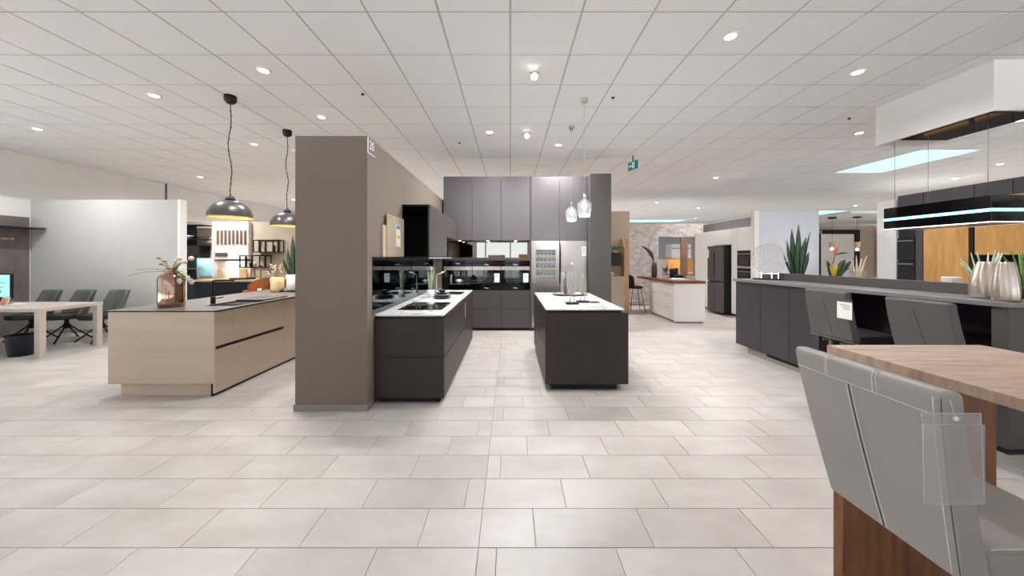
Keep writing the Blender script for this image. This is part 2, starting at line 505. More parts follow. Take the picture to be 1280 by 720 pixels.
# glazed shopfront behind the viewpoint: daylight comes in through it
struct(MB().box(-10.2, 19.2, -6.2, -6.0, 0, 0.25).box(-10.2, 19.2, -6.2, -6.0, 3.35, CZ).box(-10.2, -9.0, -6.2, -6.0, 0.25, 3.35).box(18.0, 19.2, -6.2, -6.0, 0.25, 3.35).build('wall_rear', BEIGE, None))
mb = MB()
for k in range(19): mb.box(-9.03 + k * 1.5, -8.97 + k * 1.5, -6.15, -6.05, 0.25, 3.35)
for z in (0.25, 1.1, 2.4, 3.29): mb.box(-9, 18, -6.14, -6.06, z, z + 0.06)
struct(mb.build('window_9', BLACKM, None))
pl = bpy.data.lights.new('window_portal', 'AREA'); pl.shape = 'RECTANGLE'; pl.size = 27; pl.size_y = 3.1; pl.cycles.is_portal = True
po = bpy.data.objects.new('window_portal', pl); po.location = (4.5, -6.25, 1.8); po.rotation_euler = (PI / 2, 0, 0); COL.objects.link(po)
struct(box('ground', mat('paved_forecourt', (206, 204, 200), 0.8, var=0.1), None, -40, 40, -40, -6.2, -0.2, -0.05))
struct(box('ground_side', bpy.data.materials['paved_forecourt'], None, -40, -10.21, -6.19, 30, -0.2, -0.05))
# thick taupe wall that carries the dark kitchen
wall('wall_centre', TAUPE, -2.065, -1.374, 3.378, 7.80, 2.637)
sk = struct(MB().box(-2.075, -1.364, 3.362, 3.3775, 0, 0.062).box(-1.3735, -1.362, 3.38, 3.50, 0, 0.062).build('baseboard_centre', TAUPESK, None, 0.002))
wall('wall_back', TAUPE, -1.374, 1.54, 7.62, 7.80, 3.05)
wall('wall_niche_side', GREYP, 1.545, 1.952, 6.81, 7.80, 3.096)
# left partition by the desk
wall('wall_desk_back', GREENW, -9.38, -6.50, 6.88, 7.00, 2.60)
struct(box('trim_1', MWHITE, None, -6.50, -6.44, 6.87, 7.01, 0, 2.605, 0.004))
wall('wall_desk_side', WHITE, -9.50, -9.38, 3.4, 6.88, 2.60)
struct(box('baseboard_desk', TAUPESK, None, -9.36, -6.5, 6.862, 6.879, 0, 0.07))
struct(box('baseboard_left', TAUPESK, None, -9.999, -9.985, 7.05, 21.9, 0, 0.07))
# background walls
wall('wall_left_kitchen', BEIGE, -9.99, -3.0, 10.5, 10.62, 2.54)
# weathered plaster wall with an opening, far right of centre
mb = MB().box(2.2, 4.50, 10.7, 10.85, 0, 2.50).box(5.62, 6.6, 10.7, 10.85, 0, 2.50).box(4.50, 5.62, 10.7, 10.85, 2.10, 2.50).box(4.50, 5.62, 10.7, 10.85, 0, 0.9)
struct(mb.build('wall_plaster', STONEW, None))
struct(box('trim_2', BROWNW, None, 5.16, 5.36, 10.64, 10.6995, 0.92, 2.07, 0.004))
struct(MB().box(2.2, 6.6, 10.685, 10.699, 0, 0.06).build('baseboard_plaster', TAUPESK, None))
wall('wall_behind_opening', mat('grey_blue_paint', (160, 168, 182), 0.7, var=0.03), 3.4, 8.0, 13.0, 13.1, 2.6)
wall('wall_pantry', BEIGE, 2.4, 3.30, 9.75, 9.85, 2.75)
wall('wall_dark_band', SLATE, 5.86, 5.98, 8.07, 10.69, 2.45)
wall('wall_blue_screen', BLUEW, 5.60, 6.97, 7.95, 8.05, 2.53)
struct(box('trim_3', MWHITE, None, 5.50, 5.60, 7.93, 8.06, 0, 2.535, 0.004))
wall('wall_beige_room', BEIGE, 9.4, 14.4, 12.5, 12.62, 2.60)
wall('wall_beige_side', BEIGE, 12.9, 13.0, 9.0, 12.5, 2.60)
wall('wall_white_screen', WHITE, 7.52, 7.66, 6.86, 7.22, 2.60)
wall('wall_oak_back', SLATE, 8.02, 8.14, 2.6, 6.82, 2.68)

# ------------------------------------------------------------------ ceiling downlights
def downlight(x, y, label, power=1.0, group='recessed ceiling downlights', tilt=False):
    t = thing('downlight', label, 'ceiling light', (x, y, CZ), group)
    MB().lathe([(0.052, -0.001), (0.075, -0.001), (0.072, -0.009), (0.052, -0.009)], (x, y, CZ), 20, cap=False).lathe([(0.052, -0.009), (0.052, -0.001)], (x, y, CZ), 20, cap=False).build('trim_ring', MWHITE, t)
    if tilt:
        a = MB().tube([(x + 0.02, y, CZ - 0.003), (x + 0.035, y - 0.01, CZ - 0.05)], 0.012, 8).tube([(x + 0.02, y + 0.02, CZ - 0.04), (x - 0.005, y - 0.06, CZ - 0.075)], 0.042, 14)
        a.build('spot_head', MWHITE, t)
        MB().tube([(x - 0.005, y - 0.06, CZ - 0.075), (x - 0.006, y - 0.064, CZ - 0.077)], 0.037, 14).build('lens', LIGHTW, t)
        MB().lathe([(0.02, -0.004), (0.052, -0.003)], (x, y, CZ), 20, cap=True).build('base_plate', MWHITE, t)
        lamp('spot_lamp', 'SPOT', (x, y - 0.09, CZ - 0.1), DOWN_POWER * power, parent=t, size=0.04, rot=(-0.15, 0, 0))
    else:
        MB().lathe([(0.051, -0.006), (0.051, -0.003)], (x, y, CZ), 20).build('lens', LIGHTW, t)
        lamp('spot_lamp', 'SPOT', (x, y, CZ - 0.03), DOWN_POWER * power, parent=t, size=0.05)
    return t
DL = [(-2.817, 4.024, 'round downlight in the ceiling just right of the nearer black dome pendant'),
      (-4.691, 4.638, 'round downlight in the ceiling left of the nearer black dome pendant cord'),
      (-7.856, 5.848, 'round downlight farthest left, above the meeting desk'),
      (-2.87, 5.35, 'round downlight in the ceiling just left of the grey pillar top'),
      (-4.823, 6.631, 'round downlight between the two dome pendant cords, near the left skylight'),
      (-8.221, 9.323, 'small far round downlight over the beige left kitchen'),
      (2.125, 3.399, 'largest round downlight, alone near the top right of the ceiling'),
      (4.003, 4.059, 'round downlight in the ceiling left of the white box soffit'),
      (5.981, 6.036, 'round downlight beside the lower left end of the white box soffit'),
      (5.5, 9.416, 'round downlight over the white tall units with black fridge'),
      (11.194, 8.048, 'elongated bright downlight right of the large right skylight'),
      (12.04, 9.511, 'round downlight just below the large right skylight'),
      (14.2, 14.486, 'small far downlight above the beige room with small pendants'),
      (8.111, 15.187, 'small bright downlight far back over the white tall units'),
      (7.938, 5.474, 'downlight at the right edge beside the white box soffit'),
      (5.676, 13.646, 'small far downlight above the weathered grey plaster wall'),
      (-0.354, 5.997, 'round ceiling fitting with added light left of the tilted spot over the dark kitchen'),  # lamp added in this fitting to brighten the wall cabinets
      (0.911, 6.678, 'flat round downlight closest to the charcoal wall cabinets')]
for x, y, l in DL: downlight(x, y, l, 2.6 if y > 12 else (2.1 if y > 7 else (1.5 if abs(x) < 1 else (1.2 if abs(x) > 7 else 1.0))))
downlight(0.278, 4.076, 'tilted white spotlight nearest in the middle of the ceiling', tilt=True)
downlight(0.288, 6.036, 'tilted white spotlight in front of the charcoal wall cabinets', tilt=True)
for x, y in ((-8, 13), (-5, 13), (-1.5, 10), (2, 10), (-1.5, 15), (3, 15), (15.5, 5), (16, 10), (10.5, 3.6), (3, 19), (10, 19), (-6, 18)):  # unseen downlights, added to lift the floor bounce onto the far ceiling
    downlight(x, y, 'added round downlight, out of sight, brightens the far ceiling', 2.4)
for x, y, l in ((-1.93, 4.60, 'tiny dark sprinkler head in the ceiling right of the near dome pendant'),
                (1.37, 4.70, 'tiny dark sprinkler head beside the nearer glass pendant canopy'),
                (-0.95, 6.55, 'tiny dark sprinkler head in front of the charcoal cabinets'),
                (5.2, 5.4, 'tiny dark sprinkler head left of the white box soffit')):
    o = MB().lathe([(0.012, 0), (0.02, 0.006), (0.02, 0.0215)], (x, y, CZ - 0.02), 10).build('ceiling_sprinkler', BLACK, None)
    tag(o, l, 'sprinkler', 'small dark ceiling sprinkler heads')

# exit sign
t = thing('exit_sign', 'green emergency exit sign with running figure hanging from the ceiling', 'sign', (2.57, 7.38, 3.40))
t.rotation_euler = (0, 0, -1.25)
MB().box(-0.15, 0.15, -0.012, 0.012, -0.085, 0.085).build('sign_panel', EXITG, t, 0.003, local=True)
MB().box(-0.01, 0.01, -0.008, 0.008, 0.085, 0.2105).build('bracket', BLACKM, t, local=True)
g = MB().box(-0.01, 0.06, -0.0135, -0.0121, -0.06, 0.06)
g.box(-0.13, -0.06, -0.0135, -0.0121, -0.01, 0.01).prism([(-0.06, -0.03), (-0.03, 0.0), (-0.06, 0.03)], 'y', -0.0135, -0.0121)
g.build('pictogram', EXITW, t, local=True)
h = MB().prism([(0.02, 0.0), (0.05, 0.0), (0.045, 0.03), (0.015, 0.03)], 'y', -0.0145, -0.0136).box(0.02, 0.036, -0.0145, -0.0136, 0.034, 0.05)
h.prism([(0.02, 0.0), (0.0, -0.05), (0.01, -0.055), (0.035, 0.0)], 'y', -0.0145, -0.0136).prism([(0.035, 0.0), (0.055, -0.05), (0.045, -0.055), (0.025, 0.0)], 'y', -0.0145, -0.0136)
h.build('running_figure', EXITG, t, local=True)

# number sign on the taupe wall
t = thing('number_sign', 'small dark sign with white number 20 at the top of the grey pillar', 'sign', (-1.3735, 3.46, 2.56))
box('sign_plate', SIGNB, t, -1.3735, -1.366, 3.385, 3.555, 2.487, 2.63)
MB().box(-1.3735, -1.364, 3.379, 3.3845, 2.478, 2.63).box(-1.3735, -1.364, 3.3845, 3.555, 2.478, 2.4865).build('sign_border', MWHITE, t)
text('20', 0.12, (-1.3655, 3.47, 2.565), (PI / 2, 0, PI / 2), PAPER, t, 'number')
# ================================================================== dark kitchen, back run
FY = 7.05            # door faces of the tall run
XB = [-1.343, -0.765, -0.187, 0.391]
up_lab = ['leftmost tall charcoal wall cabinet, in the corner above the coffee machine', 'charcoal wall cabinet second from left, above the left oven',
          'charcoal wall cabinet in the middle above the right oven', 'charcoal wall cabinet above the wine cooler door', 'rightmost charcoal wall cabinet, behind the glass pendants']
XU = XB + [0.98, 1.540]
for i in range(5):
    a, b = XU[i], XU[i + 1]
    if i == 3: a = 0.42
    z0 = 1.826 if i < 3 else 1.815
    t = thing('wall_cabinet', up_lab[i], 'cabinet', ((a + b) / 2, FY + 0.28, z0), 'charcoal wall cabinets along the top')
    box('body', DARKU, t, a + 0.001, b - 0.001, FY + 0.022, 7.615, z0, 3.096)
    box('door', DARKU, t, a + 0.003, b - 0.003, FY, FY + 0.02, z0 - 0.008, 3.094, 0.002)
# filler strip between the two groups
t = thing('tall_side_panel', 'narrow charcoal vertical panel between ovens and steel fridge', 'panel', (0.405, FY + 0.25, 0))
box('panel', DARK, t, 0.392, 0.419, FY - 0.002, 7.615, 0, 3.096)
# niche with mirror back
t = thing('niche_shelf', 'charcoal shelf board above the ovens, open in front of the mirror', 'shelf', (-0.47, FY + 0.2, 1.41))
box('shelf_board', DARK, t, XB[0], XB[3], FY, 7.615, 1.412, 1.468, 0.002)
t = thing('niche_mirror', 'bronze tinted mirror at the back of the lit niche', 'mirror', (-0.47, 7.6, 1.47))
MB().box(XB[0], XB[3], 7.595, 7.612, 1.4685, 1.825).build('mirror_glass', MIRR, t)
for i, x in enumerate((-1.05, -0.47, 0.11)):
    t = thing('puck_light', ['small round light under the leftmost charcoal wall cabinet', 'small round light under the second charcoal wall cabinet', 'small round light under the middle charcoal wall cabinet'][i], 'light', (x, 7.30, 1.826), 'puck lights in the niche')
    MB().lathe([(0.035, -0.006), (0.035, 0)], (x, 7.30, 1.825), 16).build('housing', STEEL, t)
    MB().lathe([(0.028, -0.008), (0.028, -0.0061)], (x, 7.30, 1.825), 16).build('lens', LIGHTW, t)
    lamp('puck_lamp', 'SPOT', (x, 7.30, 1.81), 6, parent=t, size=0.02, spot=2.6)
# base and appliance columns
base_lab = ['charcoal base cabinet in the corner hidden behind the marble hob counter', 'charcoal two drawer base cabinet under the left oven', 'charcoal two drawer base cabinet under the right oven']
for i in range(3):
    a, b = XB[i], XB[i + 1]
    t = thing('base_cabinet', base_lab[i], 'cabinet', ((a + b) / 2, FY + 0.28, 0), 'charcoal base cabinets under the ovens')
    box('body', DARK, t, a + 0.001, b - 0.001, FY + 0.022, 7.615, 0.06, 0.815)
    box('plinth', BLACKM, t, a, b, FY + 0.06, FY + 0.08, 0, 0.06)
    box('drawer', DARK, t, a + 0.003, b - 0.003, FY, FY + 0.02, 0.065, 0.438, 0.002)
    box('drawer', DARK, t, a + 0.003, b - 0.003, FY, FY + 0.02, 0.444, 0.812, 0.002)
def steel_band(t, a, b):
    box('steel_bar', STEEL, t, a + 0.006, b - 0.006, FY - 0.018, FY - 0.001, 1.218, 1.292, 0.003)
def brand(t, x, z, y=None):
    text('Miele', 0.04, (x, (y or FY - 0.004), z), (PI / 2, 0, 0), PAPER, t, 'brand_lettering')
# coffee machine
a, b = XB[0], XB[1]
t = thing('coffee_machine', 'black built-in coffee machine with lit cup bay beside the tap', 'appliance', ((a + b) / 2, FY, 0.82))
MB().box(a + 0.004, b - 0.003, FY + 0.16, FY + 0.5, 0.82, 1.41).box(a + 0.004, b - 0.003, FY, FY + 0.16, 0.82, 0.93).box(a + 0.004, b - 0.003, FY, FY + 0.16, 1.2, 1.41).box(
    a + 0.004, a + 0.10, FY, FY + 0.16, 0.93, 1.2).box(b - 0.05, b - 0.003, FY, FY + 0.16, 0.93, 1.2).build('body', BGLASS, t)
steel_band(t, a, b)
box('control_panel', BGLASS, t, a + 0.006, b - 0.006, FY - 0.004, FY - 0.0005, 1.295, 1.405)
box('drip_tray', CHROME, t, a + 0.11, b - 0.055, FY - 0.03, FY + 0.15, 0.931, 0.948, 0.003)
MB().lathe([(0.03, 0), (0.03, 0.09), (0.022, 0.1)], (a + 0.30, FY + 0.07, 1.10), 14).build('spout', STEEL, t)
MB().lathe([(0.035, 0), (0.035, 0.18)], (a + 0.14, FY + 0.05, 0.95), 14).build('milk_container', STEEL, t)
brand(t, (a + b) / 2, 1.35)
t = thing('cup', 'small white cup in the coffee machine bay', 'cup', (a + 0.30, FY + 0.06, 0.9485))
MB().lathe([(0.025, 0), (0.05, 0.035), (0.056, 0.085), (0.05, 0.085), (0.044, 0.04), (0.02, 0.008)], (a + 0.30, FY + 0.06, 0.9485), 18).build('bowl', CERAM, t)
MB().tube([(a + 0.356, FY + 0.06, 1.02), (a + 0.375, FY + 0.06, 1.01), (a + 0.37, FY + 0.06, 0.985), (a + 0.352, FY + 0.06, 0.98)], 0.005, 6).build('handle', CERAM, t)
# two ovens
for i in (1, 2):
    a, b = XB[i], XB[i + 1]
    t = thing('oven', ['', 'black glass built-in oven between the coffee machine and the other oven', 'black glass built-in oven beside the wine cooler, right of the pair'][i], 'oven', ((a + b) / 2, FY, 0.82))
    box('body', BLACKM, t, a + 0.003, b - 0.003, FY + 0.012, FY + 0.55, 0.82, 1.41)
    d = box('door', BGLASS, t, a + 0.004, b - 0.004, FY - 0.002, FY + 0.01, 0.822, 1.29, 0.002)
    box('door_window', mat('oven_window_%d' % i, (26, 40, 44), 0.05, col2=(12, 14, 18), scale=6), d, a + 0.09, b - 0.12, FY - 0.0035, FY - 0.0021, 0.93, 1.19)
    box('control_panel', BGLASS, t, a + 0.004, b - 0.004, FY - 0.002, FY + 0.01, 1.295, 1.408)
    m = MB()
    for k in range(9): m.box(a + 0.14 + k * 0.035, a + 0.155 + k * 0.035, FY - 0.0031, FY - 0.0021, 1.385, 1.39)
    m.build('display_icons', PRINT, t)
    r = MB()
    for k in range(5): r.box(a + 0.1, b - 0.13, FY - 0.0044, FY - 0.0036, 0.98 + k * 0.035, 0.983 + k * 0.035)
    r.build('rack_lines', PRINT, d)
    steel_band(t, a, b)
    brand(t, (a + b) / 2, 1.33); brand(t, (a + b) / 2, 0.86)
    t2 = thing('price_tag', ['', 'white paper tag on the left oven door', 'white paper tag on the right oven door'][i], 'tag', (b - 0.08, FY, 0.98), 'white tags on the ovens')
    box('paper', PAPER, t2, b - 0.135, b - 0.03, FY - 0.009, FY - 0.0055, 0.975, 1.155)
    mm = MB()
    for k in range(2): mm.box(b - 0.12, b - 0.05, FY - 0.0097, FY - 0.0091, 1.12 - k * 0.03, 1.126 - k * 0.03)
    mm.build('print', PRINT, t2)
# built-in steel fridge and wine cooler
t = thing('wine_cooler', 'stainless built-in wine cooler with glass door and wooden racks', 'wine cooler', (0.70, FY, 0))
x0, x1 = 0.421, 0.978
box('body', BLACKM, t, x0, x1, FY + 0.03, 7.6, 0.06, 1.81)
door = MB().box(x0, x0 + 0.09, FY - 0.02, FY + 0.028, 0.94, 1.805).box(x1 - 0.075, x1, FY - 0.02, FY + 0.028, 0.94, 1.805).box(
    x0 + 0.09, x1 - 0.075, FY - 0.02, FY + 0.028, 1.625, 1.805).box(x0 + 0.09, x1 - 0.075, FY - 0.02, FY + 0.028, 0.94, 1.03).build('door', STEEL, t, 0.002)
box('glass', SGLASS, door, x0 + 0.09, x1 - 0.075, FY - 0.012, FY - 0.008, 1.03, 1.625)
box('drawer', STEEL, t, x0, x1, FY - 0.02, FY + 0.028, 0.07, 0.932, 0.002)
box('interior', WINEL, t, x0 + 0.085, x1 - 0.07, FY + 0.022, FY + 0.0285, 1.032, 1.623)
for z in (1.085, 1.235, 1.37, 1.49):
    box('rack', WOODP, t, x0 + 0.092, x1 - 0.077, FY - 0.005, FY + 0.02, z, z + 0.022)
wine_row = ['lowest', 'second lowest', 'second highest', 'top']
wine_col = ['leftmost', 'second', 'third', 'fourth', 'rightmost']
for r, z in enumerate((1.107, 1.257, 1.392, 1.512)):
    for k in range(5):
        x = x0 + 0.128 + k * 0.08
        o = MB().tube([(x, FY + 0.021, z + 0.035), (x, FY + 0.012, z + 0.035), (x, FY + 0.004, z + 0.035), (x, FY - 0.004, z + 0.035)], [0.034, 0.034, 0.015, 0.015], 10).build('wine_bottle', WINEB, None)
        tag(o, '%s dark wine bottle lying on the %s rack of the wine cooler' % (wine_col[k], wine_row[r]), 'bottle', 'bottles in the wine cooler')
t = thing('fridge', 'tall brushed stainless built-in fridge right of the wine cooler', 'fridge', (1.26, FY, 0))
x0, x1 = 0.985, 1.536
box('body', BLACKM, t, x0, x1, FY + 0.03, 7.6, 0.06, 1.81)
box('door', STEEL, t, x0, x1, FY - 0.02, FY + 0.028, 0.62, 1.805, 0.002)
box('drawer', STEEL, t, x0, x1, FY - 0.02, FY + 0.028, 0.07, 0.612, 0.002)
hd = MB().tube([(0.995, FY - 0.06, 0.98), (0.995, FY - 0.06, 1.76)], 0.013, 10).tube([(0.995, FY - 0.06, 1.05), (0.995, FY - 0.0205, 1.05)], 0.008, 8).tube([(0.995, FY - 0.06, 1.68), (0.995, FY - 0.0205, 1.68)], 0.008, 8)
hd.build('handle', mat('dark_bronze_handle', (70, 52, 44), 0.3, metal=0.8, var=0.05), t)
t2 = thing('price_tag', 'white paper tag at the top corner of the stainless fridge', 'tag', (1.47, FY, 1.5))
box('paper', PAPER, t2, 1.43, 1.51, FY - 0.026, FY - 0.0215, 1.50, 1.69)
mm = MB()
for k in range(3): mm.box(1.44, 1.49, FY - 0.0268, FY - 0.0262, 1.64 - k * 0.04, 1.65 - k * 0.04)
mm.build('print', PRINT, t2)

# ================================================================== peninsula with hob
XL, XR, Y0, Y1 = -1.368, -0.668, 3.54, 6.22
peninsula_units = ((Y0 + 0.022, 5.16, 'dark brown base cabinet with two wide drawers under the hob'), (5.165, Y1, 'dark brown base cabinet with tall door under the sink'))
for i, (a, b, l) in enumerate(peninsula_units):
    t = thing('base_cabinet', l, 'cabinet', (XR - 0.3, a + 0.3, 0), 'dark base cabinets of the hob counter')
    box('body', DARKB, t, XL, XR - 0.022, a, b - 0.001, 0.06, 0.862)
    box('plinth', BLACKM, t, XL + 0.04, XR - 0.05, a + 0.03, b - 0.02, 0, 0.06)
    if i == 0:
        box('drawer', DARKB, t, XR - 0.02, XR, a, b - 0.003, 0.06, 0.462, 0.002)
        box('drawer', DARKB, t, XR - 0.02, XR, a, b - 0.003, 0.47, 0.855, 0.002)
        box('end_panel', DARKB, t, XL, XR - 0.001, Y0, Y0 + 0.02, 0.058, 0.464, 0.002)
        box('end_panel', DARKB, t, XL, XR - 0.001, Y0, Y0 + 0.02, 0.470, 0.856, 0.002)
    else:
        box('door', DARKB, t, XR - 0.02, XR, a + 0.003, b, 0.06, 0.855, 0.002)
o = tag(box('sticker', PAPER, None, XR + 0.0005, XR + 0.002, 5.20, 5.235, 0.59, 0.80), 'narrow white vertical sticker on the dark counter side', 'sticker')
t = thing('marble_worktop', 'thin white marble worktop of the hob counter along the mirror', 'worktop', (-1.02, 4.9, 0.87))
HX0, HX1, HY0, HY1 = -1.245, -0.752, 3.86, 4.52
SX0, SX1, SY0, SY1 = -1.10, -0.76, 5.45, 5.98
mb = MB().box(XL, XR, Y0, SY0, 0.880, 0.895).box(XL, SX0, SY0, SY1, 0.880, 0.895).box(SX1, XR, SY0, SY1, 0.880, 0.895).box(XL, XR, SY1, Y1 + 0.01, 0.880, 0.895)
mb.build('slab', MARB, t)
MB().box(XL + 0.02, XR - 0.02, Y0 + 0.02, SY0 - 0.03, 0.863, 0.880).build('shadow_rail', BLACKM, t)
t = thing('hob', 'black glass induction hob flush on the white marble counter', 'hob', ((HX0 + HX1) / 2, 4.2, 0.895))
box('glass', BGLASS, t, HX0, HX1, HY0, HY1, 0.8952, 0.899, 0.001)
m = MB()
for cx, cy, r in ((-1.12, 4.04, 0.09), (-0.88, 4.04, 0.08), (-1.12, 4.34, 0.08), (-0.88, 4.34, 0.1)):
    m.lathe([(r, 0.0002), (r + 0.003, 0.0002)], (cx, cy, 0.899), 28, cap=False)
m.build('zone_marking', PRINT, t)
SX0 += 0.003; SX1 -= 0.003; SY0 += 0.003; SY1 -= 0.003
t = thing('sink', 'black undermount sink at the far end of the marble hob counter', 'sink', ((SX0 + SX1) / 2, 5.7, 0.86))
MB().box(SX0, SX1, SY0, SY1, 0.863, 0.868).build('basin', BLACK, t)
MB().box(SX0, SX0 + 0.006, SY0, SY1, 0.868, 0.892).box(SX1 - 0.006, SX1, SY0, SY1, 0.868, 0.892).box(SX0 + 0.006, SX1 - 0.006, SY0, SY0 + 0.006, 0.868, 0.892).box(SX0 + 0.006, SX1 - 0.006, SY1 - 0.006, SY1, 0.868, 0.892).build('rim', BLACK, t)
MB().lathe([(0.03, 0), (0.03, 0.002)], (-0.93, 5.72, 0.868), 16).build('drain', STEEL, t)
t = thing('tap', 'angular grey steel kitchen tap with pull-out spray at the marble counter', 'tap', (-1.21, 5.75, 0.895))
MB().lathe([(0.028, 0), (0.028, 0.03), (0.018, 0.032)], (-1.21, 5.75, 0.895), 16).build('base', STEEL, t)
MB().tube([(-1.21, 5.75, 0.92), (-1.21, 5.75, 1.18), (-1.19, 5.75, 1.205), (-1.15, 5.75, 1.215), (-1.06, 5.75, 1.238)], 0.014, 10).build('spout', STEEL, t)
MB().tube([(-1.075, 5.75, 1.27), (-1.05, 5.75, 1.15)], [0.016, 0.02], 10).build('spray_head', BLACK, t)
MB().tube([(-1.18, 5.75, 0.95), (-1.12, 5.75, 0.97)], 0.007, 8).build('lever', STEEL, t)

# splash mirror, wall cupboard and hood on the taupe wall
o = tag(box('smoked_mirror_splashback', DMIRR, None, -1.3735, -1.369, 3.50, 6.24, 0.897, 1.462), 'smoked dark mirror splashback behind the hob and plants', 'splashback')
t = thing('led_shelf', 'slim black shelf edge with white LED strips above the splashback', 'shelf', (-1.2, 5.0, 1.46))
box('board', BLACKM, t, -1.3735, -1.0, 4.42, 6.24, 1.466, 1.476)
box('wall_ledge', BLACKM, t, -1.3735, -1.355, 3.50, 4.42, 1.466, 1.478)
for (a, b) in ((4.52, 5.25), (5.30, 6.2)):
    box('led_strip', LEDW, t, -1.045, -1.025, a, b, 1.4620, 1.4655)
    lamp('led_lamp', 'AREA', (-1.035, (a + b) / 2, 1.458), 4, (0.92, 0.97, 1), t, size=0.03, sy=b - a)
t = thing('glass_hood', 'glass wall hood, beige reflection painted on, with energy label on the grey wall', 'extractor hood', (-1.34, 4.1, 1.48))
box('glass_front', mat('glass_painted_reflection', (196, 180, 160), 0.06, var=0.03, coat=0.5), t, -1.352, -1.338, 3.83, 4.43, 1.4785, 1.95, 0.003)  # beige room reflection is put into the glass colour
box('housing', CHAMPE, t, -1.3735, -1.3525, 3.74, 4.40, 1.4785, 1.82)
box('energy_label', PAPER, t, -1.3375, -1.336, 4.12, 4.28, 1.60, 1.86)
MB().box(-1.3358, -1.3345, 4.13, 4.27, 1.81, 1.85).build('label_header', BLUEP, t)
MB().prism([(4.14, 1.70), (4.24, 1.70), (4.26, 1.715), (4.24, 1.73), (4.14, 1.73)], 'x', -1.3358, -1.3345).build('label_arrow', YELP, t)
CY, CX1, CT = 4.47, -1.022, 2.145
t = thing('corner_wall_cupboard', 'black open ended wall cupboard with mirrored back above the LED shelf', 'cabinet', (-1.2, 5.2, 1.48))
box('top_panel', BLACKM, t, -1.3735, CX1 - 0.02, CY, 6.9, CT - 0.018, CT)
box('bottom_panel', BLACKM, t, -1.3735, CX1 - 0.02, CY, 6.9, 1.4765, 1.485)
box('mirror_back', MIRR, t, -1.3735, -1.370, CY, 5.6, 1.4855, CT - 0.0185)
box('end_panel', BLACKM, t, -1.3735, CX1 - 0.0205, 5.6, 5.62, 1.4855, CT - 0.0185)
bx = MB().box(CX1 - 0.0195, CX1, CY, 5.66, 1.478, CT).build('door', DARK, t, 0.002)
MB().box(CX1 - 0.0195, CX1, 5.664, 6.9, 1.80, CT).build('door', DARK, t, 0.002)
MB().box(CX1 - 0.0225, CX1 - 0.0200, CY + 0.002, 5.59, 1.487, CT - 0.02).build('door_lining', DARKU, t)  # grey lining imitates pale doors reflected in the mirror back
# white pot of grass
def grass_pot(x, y, z, label, h=0.42):
    t = thing('grass_pot', label, 'plant', (x, y, z))
    MB().lathe([(0.038, 0), (0.052, 0.105), (0.046, 0.105), (0.036, 0.01)], (x, y, z), 18).build('pot', CERAM, t)
    MB().lathe([(0.044, 0.085), (0.044, 0.09)], (x, y, z), 14).build('soil', mat('soil', (60, 48, 40), 0.9, var=0.2), t)
    g = MB()
    for k in range(24):
        a = random.random() * 2 * PI; r = 0.03 * random.random()
        hh = h * random.uniform(0.6, 1.05); sp = random.uniform(0.0, 0.05)
        g.blade((x + r * math.cos(a), y + r * math.sin(a), z + 0.085), (x + (r + sp) * math.cos(a), y + (r + sp) * math.sin(a), z + 0.1 + hh), 0.005, (0, 0, 0), (math.sin(a), -math.cos(a) + 0.01, 0), 4, shape=lambda q: 1 - 0.8 * q)
    o = g.build('grass_blades', GRASS, t, fixn=False); o['kind'] = 'stuff'
    return t
grass_pot(-1.16, 5.12, 0.895, 'tall green grass in a small white pot by the hob', 0.36)
# stack of plates and cup
zz = 0.8952
for k, (r, m, l) in enumerate(((0.135, LEATHD, 'largest dark grey plate at the bottom of the stack by the hob'), (0.13, SLATE, 'middle dark grey plate in the stack by the hob'), (0.105, BLACK, 'upper small black plate in the stack by the hob'))):
    o = MB().lathe([(r * 0.55, 0), (r * 0.62, 0.008), (r, 0.024), (r * 0.98, 0.028), (r * 0.6, 0.013), (0.01, 0.012)], (-0.96, 4.97, zz), 28).build('plate', m, None)
    tag(o, l, 'plate', 'stacked dark plates')
    zz += 0.0286
o = MB().lathe([(0.03, 0), (0.05, 0.05), (0.045, 0.05), (0.026, 0.006)], (-0.96, 4.97, zz - 0.0145), 18).build('small_bowl', BLACK, None)
tag(o, 'small black bowl on top of the plate stack', 'bowl')

# ================================================================== right dark island
A, B, IY0, IY1 = 0.385, 1.302, 3.88, 5.72
ends = [(IY0 + 0.022, 4.80), (4.803, IY1)]
for i, (a, b) in enumerate(ends):
    t = thing('base_cabinet', ['dark brown island cabinet at the front end with plain end panel', 'dark brown island cabinet at the rear end by the tray'][i], 'cabinet', (0.84, a + 0.4, 0), 'dark base cabinets of the island')
    box('body', DARKB, t, A + 0.022, B - 0.01, a, b, 0.073, 0.862)
    box('plinth', BLACKM, t, A + 0.07, B - 0.11, a + 0.04, b - 0.02 if i else b, 0, 0.073)
    box('drawer', DARKB, t, A, A + 0.02, a, b - 0.003, 0.076, 0.476, 0.002)
    box('drawer', DARKB, t, A, A + 0.02, a, b - 0.003, 0.486, 0.862, 0.002)
    if i == 0: box('end_panel', DARKB, t, A, B, IY0, IY0 + 0.02, 0.073, 0.864, 0.002)
t = thing('marble_worktop', 'thin white marble worktop of the dark island with wire sculptures', 'worktop', (0.82, 4.8, 0.88))
box('slab', MARB, t, A + 0.005, B - 0.045, IY0, IY1, 0.888, 0.902, 0.001)
box('shadow_rail', BLACKM, t, A + 0.03, B - 0.07, IY0 + 0.03, IY1 - 0.03, 0.8635, 0.888)
